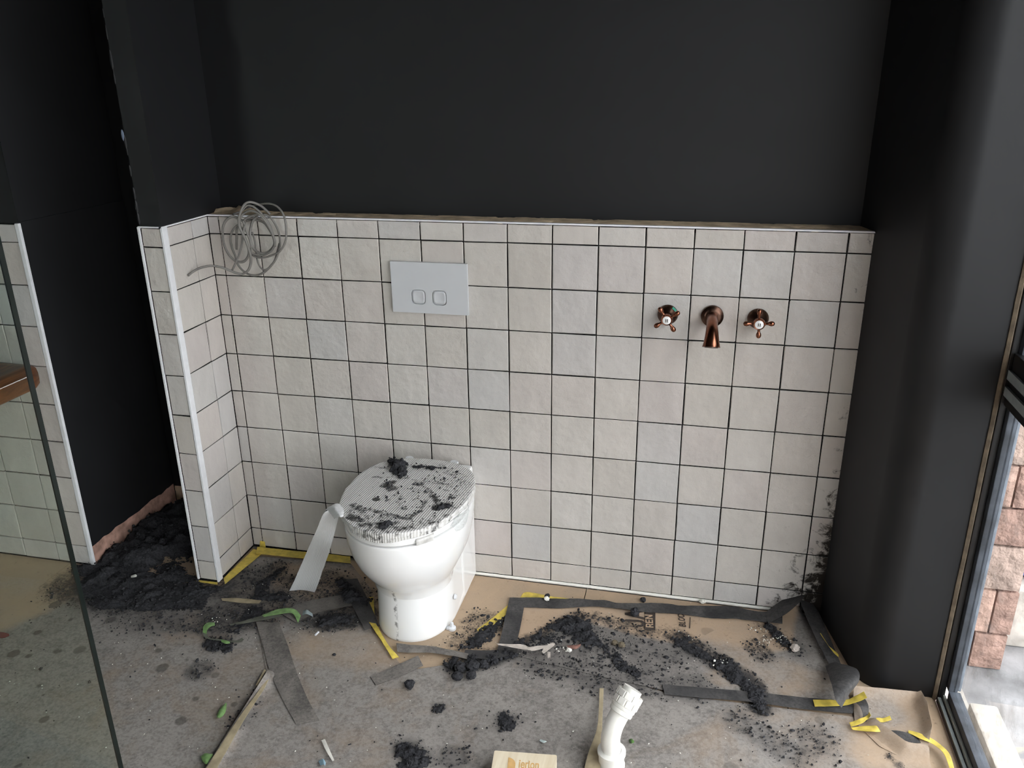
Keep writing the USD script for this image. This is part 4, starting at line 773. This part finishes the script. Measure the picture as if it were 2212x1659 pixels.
obj('pressed_mark', onblock(Polygon(q).buffer(0)), pine_dark, wbk, smooth=False)
tm = meshkit.text_mesh('ierlon', .022, .0004, True); v = np.array(tm.vertices); v = np.column_stack([.0625 + v[:, 0] * .62, .047 - v[:, 1], v[:, 2]])
obj('pressed_letters', trimesh.Trimesh(v @ R3 + np.array([c0[0], c0[1], zt]), tm.faces[:, ::-1], process=False), pine_dark, wbk, smooth=False)

# ------------------------------------------------------------------ spilled potting soil
floor_soil = thing('spilled_soil', 'black potting soil spilled in ridges and patches over the floor card', 'soil', kind='stuff')
alcove_soil = thing('soil_heap', 'big dark soil heap filling the narrow alcove and spilling out of it', 'soil', kind='stuff')
lid_soil_t = thing('spilled_soil', 'clumps and crumbs of black soil on the wrapped toilet lid', 'soil', kind='stuff')
foot = Polygon(dring(.150, -.425, .0, -.235, 0)[:, :2])
GRAINS = {str(x.GetPath()): [] for x in (floor_soil, alcove_soil, lid_soil_t)}
def heap(owner, px, zmax, rad, seed, z0=.0, step=.005, rough=.45, extra=None):
    """A low heap of soil along a line of pixels: a closed height field."""
    c = np.array([at(*p, z0)[:2] for p in px]); rad = np.broadcast_to(rad, (len(c),)); lo, hi = c.min(0) - rad.max() * 1.3, c.max(0) + rad.max() * 1.3
    gx, gy = np.meshgrid(np.arange(lo[0], hi[0], step), np.arange(lo[1], hi[1], step)); p = np.stack([gx.ravel(), gy.ravel()], 1); h = np.zeros(len(p))
    for i in range(max(1, len(c) - 1)):
        a, b = c[i], c[min(i + 1, len(c) - 1)]; ab = b - a; t = np.clip(((p - a) @ ab) / max(ab @ ab, 1e-12), 0, 1); r = rad[i] * (1 - t) + rad[min(i + 1, len(c) - 1)] * t
        d = np.linalg.norm(p - a - t[:, None] * ab, axis=1) / r; d = d * (1 + 1.3 * (fbm(np.column_stack([p * .60 / rad.max(), np.full(len(p), seed * 3.1)]), 4, seed + 4) - .5)) + .5 * (fbm(np.column_stack([p * 2.1 / rad.max(), np.full(len(p), seed * 1.7)]), 2, seed + 5) - .5); h = np.maximum(h, np.clip(1 - d ** 2, 0, 1) * r / rad.max())
    q = np.column_stack([p * 22, np.full(len(p), seed)]); n1 = fbm(q, 3, seed); n2 = fbm(q * 4.2, 3, seed + 9)
    k = 1.0 if owner is alcove_soil else 1.9
    h = zmax * (h * (.30 + 1.15 * n1) + rough * 1.5 * k * (n2 - .5) * np.sqrt(np.clip(h, 0, 1))) - (.20 + .09 * k) * zmax
    if owner is floor_soil: h = np.where(shapely.contains_xy(foot, p[:, 0], p[:, 1]), 0, h)
    if extra is not None: h = extra(p, h)
    n, m = gx.shape; H = h.reshape(n, m); P = p.reshape(n, m, 2); on = H > 0
    quad = on[:-1, :-1] & on[1:, :-1] & on[:-1, 1:] & on[1:, 1:]; idx = np.arange(n * m).reshape(n, m)
    qf = np.stack([idx[:-1, :-1], idx[:-1, 1:], idx[1:, 1:], idx[1:, :-1]], -1)[quad]; f = np.vstack([qf[:, [0, 1, 2]], qf[:, [0, 2, 3]]])
    used = np.unique(f); re = np.full(n * m, -1); re[used] = np.arange(len(used))
    v = np.column_stack([p[used], z0 + np.maximum(h[used], 0) + .0006]); v[:, :2] += (noise(np.column_stack([p[used] * 90, 0 * used])) - .5)[:, None] * step * .7
    f = re[f]; k = len(v); low = v.copy(); low[:, 2] = z0 + .0001
    e = np.vstack([f[:, [0, 1]], f[:, [1, 2]], f[:, [2, 0]]]); se = np.sort(e, 1); u, inv, cnt = np.unique(se, axis=0, return_inverse=True, return_counts=True); b = e[cnt[inv] == 1]
    F = np.vstack([f, f[:, ::-1] + k, np.stack([b[:, 1], b[:, 0], b[:, 0] + k], 1), np.stack([b[:, 1], b[:, 0] + k, b[:, 1] + k], 1)])
    r = np.random.default_rng(seed); pick = r.random(len(v)) < .42 * (step / .006) ** 2
    GRAINS[str(owner.GetPath())].append(v[pick] + np.column_stack([r.normal(0, step, (pick.sum(), 2)), np.full(pick.sum(), -.0015)]))
    return obj('heap', trimesh.Trimesh(np.vstack([v, low]), F, process=False), soil_mat, owner, smooth=50)
def clip_alcove(p, h):
    inside = (p[:, 0] > -1.443) & (p[:, 0] < -1.043) & (p[:, 1] < .25); front = p[:, 1] < -.240
    return np.where(inside | front, h, 0)
heap(alcove_soil, [(420, 1080), (370, 1130), (310, 1180), (270, 1230), (330, 1265), (400, 1262)], .062, [.18, .28, .30, .22, .19, .13], 1, z0=.0002, step=.009, rough=.3, extra=clip_alcove)
heap(alcove_soil, [(200, 1262), (260, 1285), (330, 1290), (400, 1290)], .016, [.08, .11, .11, .09], 2, z0=.0025)
heap(alcove_soil, [(415, 1282), (462, 1274)], .022, [.05, .035], 3, z0=.0025)
heap(floor_soil, [(610, 1225), (570, 1262), (560, 1290), (620, 1290)], .014, [.02, .035, .04, .03], 4, z0=.0025)
heap(floor_soil, [(740, 1258), (765, 1290), (790, 1300)], .018, [.04, .045, .03], 5, z0=.0095)
heap(floor_soil, [(712, 1342), (745, 1338)], .018, [.04, .045], 6, z0=.0085)
heap(floor_soil, [(455, 1392), (490, 1398)], .010, [.035, .035], 7, z0=.0025)
heap(floor_soil, [(545, 1330), (500, 1368)], .010, [.05, .03], 8, z0=.0025)
heap(floor_soil, [(985, 1432), (1040, 1430), (1090, 1412), (1150, 1388), (1205, 1362), (1252, 1348)], .020, [.04, .045, .045, .042, .05, .065], 9, z0=.006, step=.0045, rough=.6)
heap(floor_soil, [(1255, 1372), (1300, 1400), (1345, 1438), (1378, 1458)], .014, [.055, .04, .032, .022], 10, z0=.007, step=.0045, rough=.6)
heap(floor_soil, [(1022, 1392), (1050, 1366), (1088, 1338)], .012, [.03, .035, .02], 11, z0=.0005, step=.0045, rough=.6)
heap(floor_soil, [(1560, 1438), (1600, 1468), (1628, 1490), (1645, 1530)], .014, [.042, .036, .034, .025], 12, z0=.008, step=.0045, rough=.6)
heap(floor_soil, [(1475, 1388), (1500, 1405), (1545, 1428)], .010, [.04, .03, .025], 13, z0=.0075, step=.0045)
heap(floor_soil, [(870, 1618), (895, 1645)], .016, [.04, .05], 14, z0=.005, step=.0045)
heap(floor_soil, [(955, 1527), (945, 1535)], .010, [.018, .02], 15, z0=.005, step=.005)
heap(floor_soil, [(1092, 1556), (1100, 1570)], .008, [.035, .03], 16, z0=.005, step=.0045)
heap(lid_soil_t, [(850, 1000), (862, 1005), (858, 1016), (868, 1026)], .026, [.026, .03, .026, .022], 17, z0=LZ + .0042, step=.004, rough=.6)
heap(lid_soil_t, [(828, 1136), (840, 1132)], .014, [.018, .016], 18, z0=LZ + .0036, step=.004, rough=.6)
heap(lid_soil_t, [(948, 1098), (966, 1092)], .010, [.018, .02], 19, z0=LZ + .0038, step=.004, rough=.6)
heap(lid_soil_t, [(895, 1008), (935, 1012), (962, 1011)], .007, [.012, .016, .01], 20, z0=LZ + .0042, step=.004, rough=.6)
heap(floor_soil, [(1650, 1345), (1672, 1362), (1695, 1385), (1712, 1402)], .012, [.014, .02, .02, .016], 21, z0=.010, step=.005, rough=.6)

ICO = trimesh.creation.icosphere(0, 1.0); IV, IF = np.array(ICO.vertices), np.array(ICO.faces)
def grains(points, sizes, seed, flat=.7):
    r = np.random.default_rng(seed); n = len(points)
    sc = sizes[:, None] * r.uniform(.55, 1.25, (n, 3)); sc[:, 2] *= flat; a = r.uniform(0, 6.28, n); c, s_ = np.cos(a), np.sin(a)
    v = IV[None] * (1 + .35 * r.normal(size=(n, 12, 1)).clip(-1, 1)) * sc[:, None]
    x = v[..., 0] * c[:, None] - v[..., 1] * s_[:, None]; y = v[..., 0] * s_[:, None] + v[..., 1] * c[:, None]
    v = np.stack([x, y, v[..., 2]], -1); v[..., 2] -= v[..., 2].min(1, keepdims=True); v = v + points[:, None]
    return trimesh.Trimesh(v.reshape(-1, 3), (IF[None] + 12 * np.arange(n)[:, None, None]).reshape(-1, 3), process=False)
rng = np.random.default_rng(21)
def scatter(n, dens, lo, hi, seed):
    r = np.random.default_rng(seed); out = []
    while sum(map(len, out)) < n:
        p = np.column_stack([r.uniform(lo[0], hi[0], 6000), r.uniform(lo[1], hi[1], 6000)]); out.append(p[r.random(6000) < dens(p)])
    return np.vstack(out)[:n]
TAPED = shapely.union_all(TAPES); SPREAD = Polygon([at(*q)[:2] for q in [(120, 1240), (520, 1240), (520, 1310), (420, 1318), (180, 1325)]])
shapely.prepare(TAPED)
PIER_BIG = PIER_POLY.buffer(.008)
def free(p):
    ok = ~shapely.contains_xy(TAPED, p[:, 0], p[:, 1]) & ~shapely.contains_xy(SPREAD, p[:, 0], p[:, 1]) & (p[:, 1] < -.012) & ~shapely.contains_xy(foot, p[:, 0], p[:, 1]) & ((p[:, 0] > -.955) | (p[:, 1] < -.245))
    ok &= ~shapely.contains_xy(PIER_BIG, p[:, 0], p[:, 1])
    return ok & (p[:, 0] < 1.23)
def zfloor(p):
    return np.full(len(p), .0066)
dens = lambda p: np.where(free(p), np.clip(soil_f(p) ** 1.3 * 1.3 - .12, 0.006, 1), 0)
cp_ = scatter(5200, dens, (-1.5, -1.1), (1.2, -.01), 31)
sz = rng.gamma(1.6, .00085, len(cp_)) + .0007
def merge_grains(owner, extra_p, extra_s, seed):
    g = GRAINS[str(owner.GetPath())]; r = np.random.default_rng(seed); gp = np.vstack(g) if g else np.zeros((0, 3))
    if owner is floor_soil: gp = gp[~shapely.contains_xy(foot, gp[:, 0], gp[:, 1]) & ~shapely.contains_xy(SPREAD, gp[:, 0], gp[:, 1])]
    gs = np.minimum(r.gamma(1.8, .0009, len(gp)) + .0009, .006)
    obj('crumbs', grains(np.vstack([gp, extra_p]), np.concatenate([gs, extra_s]), seed), soil_mat, owner, smooth=False)
merge_grains(floor_soil, np.column_stack([cp_, zfloor(cp_) - .001]), np.minimum(sz, .0065), 32)
merge_grains(alcove_soil, np.zeros((0, 3)), np.zeros(0), 38)
lp = scatter(520, lambda p: np.where(((p[:, 0] - TX) / .165) ** 2 + ((p[:, 1] + .27) / np.where(p[:, 1] < -.27, .225, .19)) ** 2 < 1, np.clip(lid_soil(p) * 1.2 - .10, .03, 1), 0), (TX - .2, -.52), (TX + .2, -.05), 33)
merge_grains(lid_soil_t, np.column_stack([lp, np.full(len(lp), LZ + .0042)]), np.minimum(rng.gamma(1.6, .0008, len(lp)) + .0006, .005), 34)
pp_ = scatter(330, lambda p: np.where(free(p), np.clip(soil_f(p) * .5 + .06, .05, 1), 0), (-1.3, -1.1), (1.2, -.01), 35)
obj('perlite', grains(np.column_stack([pp_, zfloor(pp_)]), rng.uniform(.0008, .0020, len(pp_)), 36, .8), perlite, floor_soil, smooth=False)
gp = np.array([at(x + rng.normal(0, 9), y + rng.normal(0, 5))[:2] for x, y in [(1222, 1408)] * 16 + [(470, 1345)] * 6 + [(1560, 1440)] * 14 + [(1690, 1388)] * 26 + [(1650, 1395)] * 14 + [(1640, 1365)] * 8])
obj('perlite', grains(np.column_stack([gp, np.full(len(gp), .012)]), rng.uniform(.0012, .0030, len(gp)), 37, .8), perlite, floor_soil, smooth=False)

# single clods one can pick out
def clod(px, r, z, label, material=soil_mat, name='soil_clod', c='soil clod', seed=0, sq=(1, 1, .75), group=None):
    s_ = trimesh.creation.icosphere(3, 1.0); v = np.array(s_.vertices); v = v * (1 + 1.0 * (fbm(v * 1.9 + seed * 5.3, 4, seed)[:, None] - .5)) * r * np.array(sq); v[:, 2] -= v[:, 2].min()
    o = trimesh.Trimesh(v + at(*px, z) + (0, 0, 0), s_.faces, process=False); o.vertices[:, 2] = v[:, 2] + z
    return obj(name, o, material, None, smooth=28, label=label, cat=c, group=group)
brown_lump = plain('brown_lump', (104, 94, 78), .9, vary=.3, scale=60)
clod((885, 1485), .014, .0055, 'lone round black soil clod in the middle of the floor', seed=1)
clod((988, 1468), .015, .0055, 'black soil clod below the left end of the soil ridge', seed=2)
clod((1018, 1466), .014, .0055, 'greyer soil clod right beside its neighbour below the soil ridge', seed=3)
clod((995, 1448), .016, .006, 'large soil clod at the left end of the soil ridge', seed=4)
clod((1022, 1446), .017, .006, 'chunky soil clod in the ridge just right of the largest one', seed=5)
clod((1045, 1440), .012, .006, 'smaller soil clod in the ridge below the black tape', seed=6)
clod((1371, 1331), .014, .010, 'dark bluish clod sitting on the printed letters', seed=7, sq=(1, 1, 1.0))
clod((1182, 1292), .009, .0105, 'tiny dark clod beside the white pebble on the black tape', seed=8)
clod((1389, 1300), .009, .0005, 'small brown clod between black tape and tiles', seed=9)
clod((1328, 1392), .009, .0075, 'left of two small brown round lumps on the dusty card', seed=10, material=brown_lump)
clod((1343, 1398), .010, .0075, 'right of two small brown round lumps on the dusty card', seed=11, material=brown_lump)
clod((1181, 1297), .0085, .0105, 'white pebble on the corner of the black tape', material=perlite, name='pebble', c='pebble', seed=12)
clod((1517, 1303), .008, .0005, 'white pebble by the foot of the back tiles', material=perlite, name='pebble', c='pebble', seed=13, sq=(1.3, 1, .7))
clod((1717, 1404), .012, .009, 'flat pale pebble at the end of the gritty soil line', material=root_card, name='pebble', c='pebble', seed=14, sq=(1, 1.2, .6))
clod((1230, 1407), .008, .008, 'white perlite lump beside the reddish scrap', material=perlite, name='pebble', c='pebble', seed=15)

# leaves and scraps
def leaf(label, a, b, zs, material=leaf_green, **kw):
    return obj('leaf_scrap', ribbon(a, b, zs, **kw), material, None, smooth=True, label=label, cat='leaf')
leaf('long curved green leaf blade lying left of the toilet', [(562, 1331), (595, 1318), (622, 1314), (640, 1318), (650, 1330)], [(562, 1334), (600, 1328), (622, 1324), (634, 1327), (644, 1346)], [.010, .018, .020, .018, .012], wav=.002, seed=51)
leaf('soiled dark underside of the long leaf', [(496, 1349), (530, 1340), (562, 1331), (600, 1327)], [(498, 1352), (532, 1346), (570, 1340), (612, 1330)], [.006, .010, .010, .016], material=leaf_dirty, wav=.002, seed=52)
leaf('bright green hooked leaf end in front of the tiled pier', [(438, 1366), (440, 1352), (450, 1345), (464, 1345)], [(446, 1370), (448, 1360), (456, 1353), (464, 1351)], [.016, .020, .020, .018], wav=.001, seed=53)
leaf('dirty grey leaf curve below the hooked leaf end', [(438, 1366), (444, 1378), (470, 1384), (515, 1388), (527, 1382)], [(446, 1369), (452, 1378), (474, 1381), (510, 1384), (522, 1378)], [.016, .012, .012, .012, .012], material=leaf_dirty, wav=.002, seed=54)
leaf('small bright green leaf scrap on the dark soil', [(475, 1381), (486, 1383), (497, 1387)], [(479, 1388), (488, 1391), (497, 1390)], [.012, .016, .014], wav=.002, seed=55)
leaf('green leaf bit on the floor right of the glass edge', [(487, 1520), (478, 1527), (470, 1540), (468, 1552)], [(490, 1521), (488, 1535), (482, 1546), (474, 1552)], [.006, .012, .014, .008], wav=.003, seed=56, bow=.004)
leaf('green leaf scrap at the lower edge beside the curled card', [(433, 1634), (444, 1627), (460, 1630)], [(438, 1646), (447, 1651), (461, 1634)], [.008, .014, .010], wav=.003, seed=57, bow=.004)
leaf('tiny green leaf crumb right of the white pipe', [(1358, 1598), (1364, 1596), (1370, 1601)], [(1360, 1606), (1365, 1606), (1370, 1604)], [.007, .012, .008], material=leaf_dark, wav=.003, seed=58)
leaf('dark reddish leaf scrap behind the glass screen', [(-8, 1364), (8, 1366), (20, 1370)], [(-8, 1378), (8, 1378), (20, 1374)], [.005, .008, .005], material=plain('red_leaf', (110, 44, 48), .6, vary=.2), wav=.002, seed=59)
o = ribbon([(1072, 1391), (1130, 1393), (1140, 1398), (1160, 1396), (1185, 1395)], [(1076, 1394), (1140, 1404), (1150, 1406), (1170, 1402), (1186, 1399)], [.034, .036, .036, .036, .034], wav=.003, seed=61)
obj('card_scrap', o, root_card, None, smooth=True, label='torn pale card scrap lying on the soil ridge', cat='card scrap')
sc_ = thing('plant_label', 'pale oval plant tag with a short stem lying on the soil ridge', 'plant tag')
ov = [at(1176 + x, 1399 + y, .036) for x, y in [(-6, 9), (-2, 12), (5, 7), (14, 0), (21, -5), (23, -9), (18, -11), (8, -7), (-2, 2)]]; c0_ = np.mean(ov, 0); vv = np.vstack([ov, c0_[None]]); ff = np.array([(i, (i + 1) % 9, 9) for i in range(9)])
if np.cross(vv[1] - vv[0], vv[9] - vv[0])[2] < 0: ff = ff[:, ::-1]
obj('tag', solid(vv, ff, .0015), root_card, sc_, smooth=False)
obj('stem', ribbon([(1182, 1408), (1183, 1420)], [(1189, 1408), (1189, 1421)], [.034, .012], n=4, wav=.0005, seed=62), root_card, sc_, smooth=True)
obj('bark_scrap', ribbon([(1222, 1396), (1240, 1394), (1255, 1393)], [(1228, 1402), (1244, 1402), (1254, 1397)], [.016, .020, .014], wav=.003, seed=63, bow=.004), plain('reddish_bark', (128, 92, 82), .9, vary=.3, scale=60), None, smooth=True, label='reddish bark scrap on the soil slope', cat='bark')
clip = thing('plastic_clip', 'bent clear plastic clip lying beside the end of the long leaf', 'plastic clip')
def rod(pts, r=.0022):
    return tube(catmull([at(x, y, z) for x, y, z in pts], 6), r, 8)
obj('leg', rod([(650, 1344, .012), (670, 1358, .012), (682, 1370, .012)]), clear_plastic, clip); obj('leg', rod([(656, 1340, .014), (676, 1356, .013), (687, 1367, .012)]), clear_plastic, clip)
obj('bridge', ribbon([(655, 1320), (664, 1318), (675, 1325)], [(653, 1330), (663, 1327), (676, 1332)], [.012, .024, .014], n=8, wav=.004, seed=64), plain('cloudy_plastic', (176, 190, 194), .3, vary=.1), clip, smooth=True)
obj('foot', rod([(681, 1372, .012), (688, 1365, .012)], .003), plain('white_plastic_tip', (214, 216, 222), .3), clip)
obj('foil_scrap', ribbon([(1167, 1597), (1178, 1601), (1181, 1602)], [(1165, 1601), (1174, 1605), (1181, 1603)], [.008, .010, .008], n=6, wav=.002, seed=65), plain('pale_foil', (190, 204, 204), .3, vary=.1), None, smooth=True, label='small pale foil scrap above the wood block', cat='foil scrap')
obj('foil_scrap', ribbon([(688, 1645), (698, 1640), (704, 1648)], [(692, 1655), (700, 1652), (702, 1656)], [.007, .012, .008], n=6, wav=.004, seed=66), plain('blue_foil', (150, 180, 196), .3, vary=.2), None, smooth=True, label='crumpled bluish foil scrap at the lower edge left', cat='foil scrap')
obj('card_scrap', ribbon([(283, 1244), (292, 1241), (296, 1243)], [(283, 1248), (290, 1247), (295, 1246)], [.055, .058, .056], n=6, wav=.002, seed=67), perlite, None, smooth=True, label='tiny white scrap on the soil at the mouth of the alcove', cat='paper scrap')
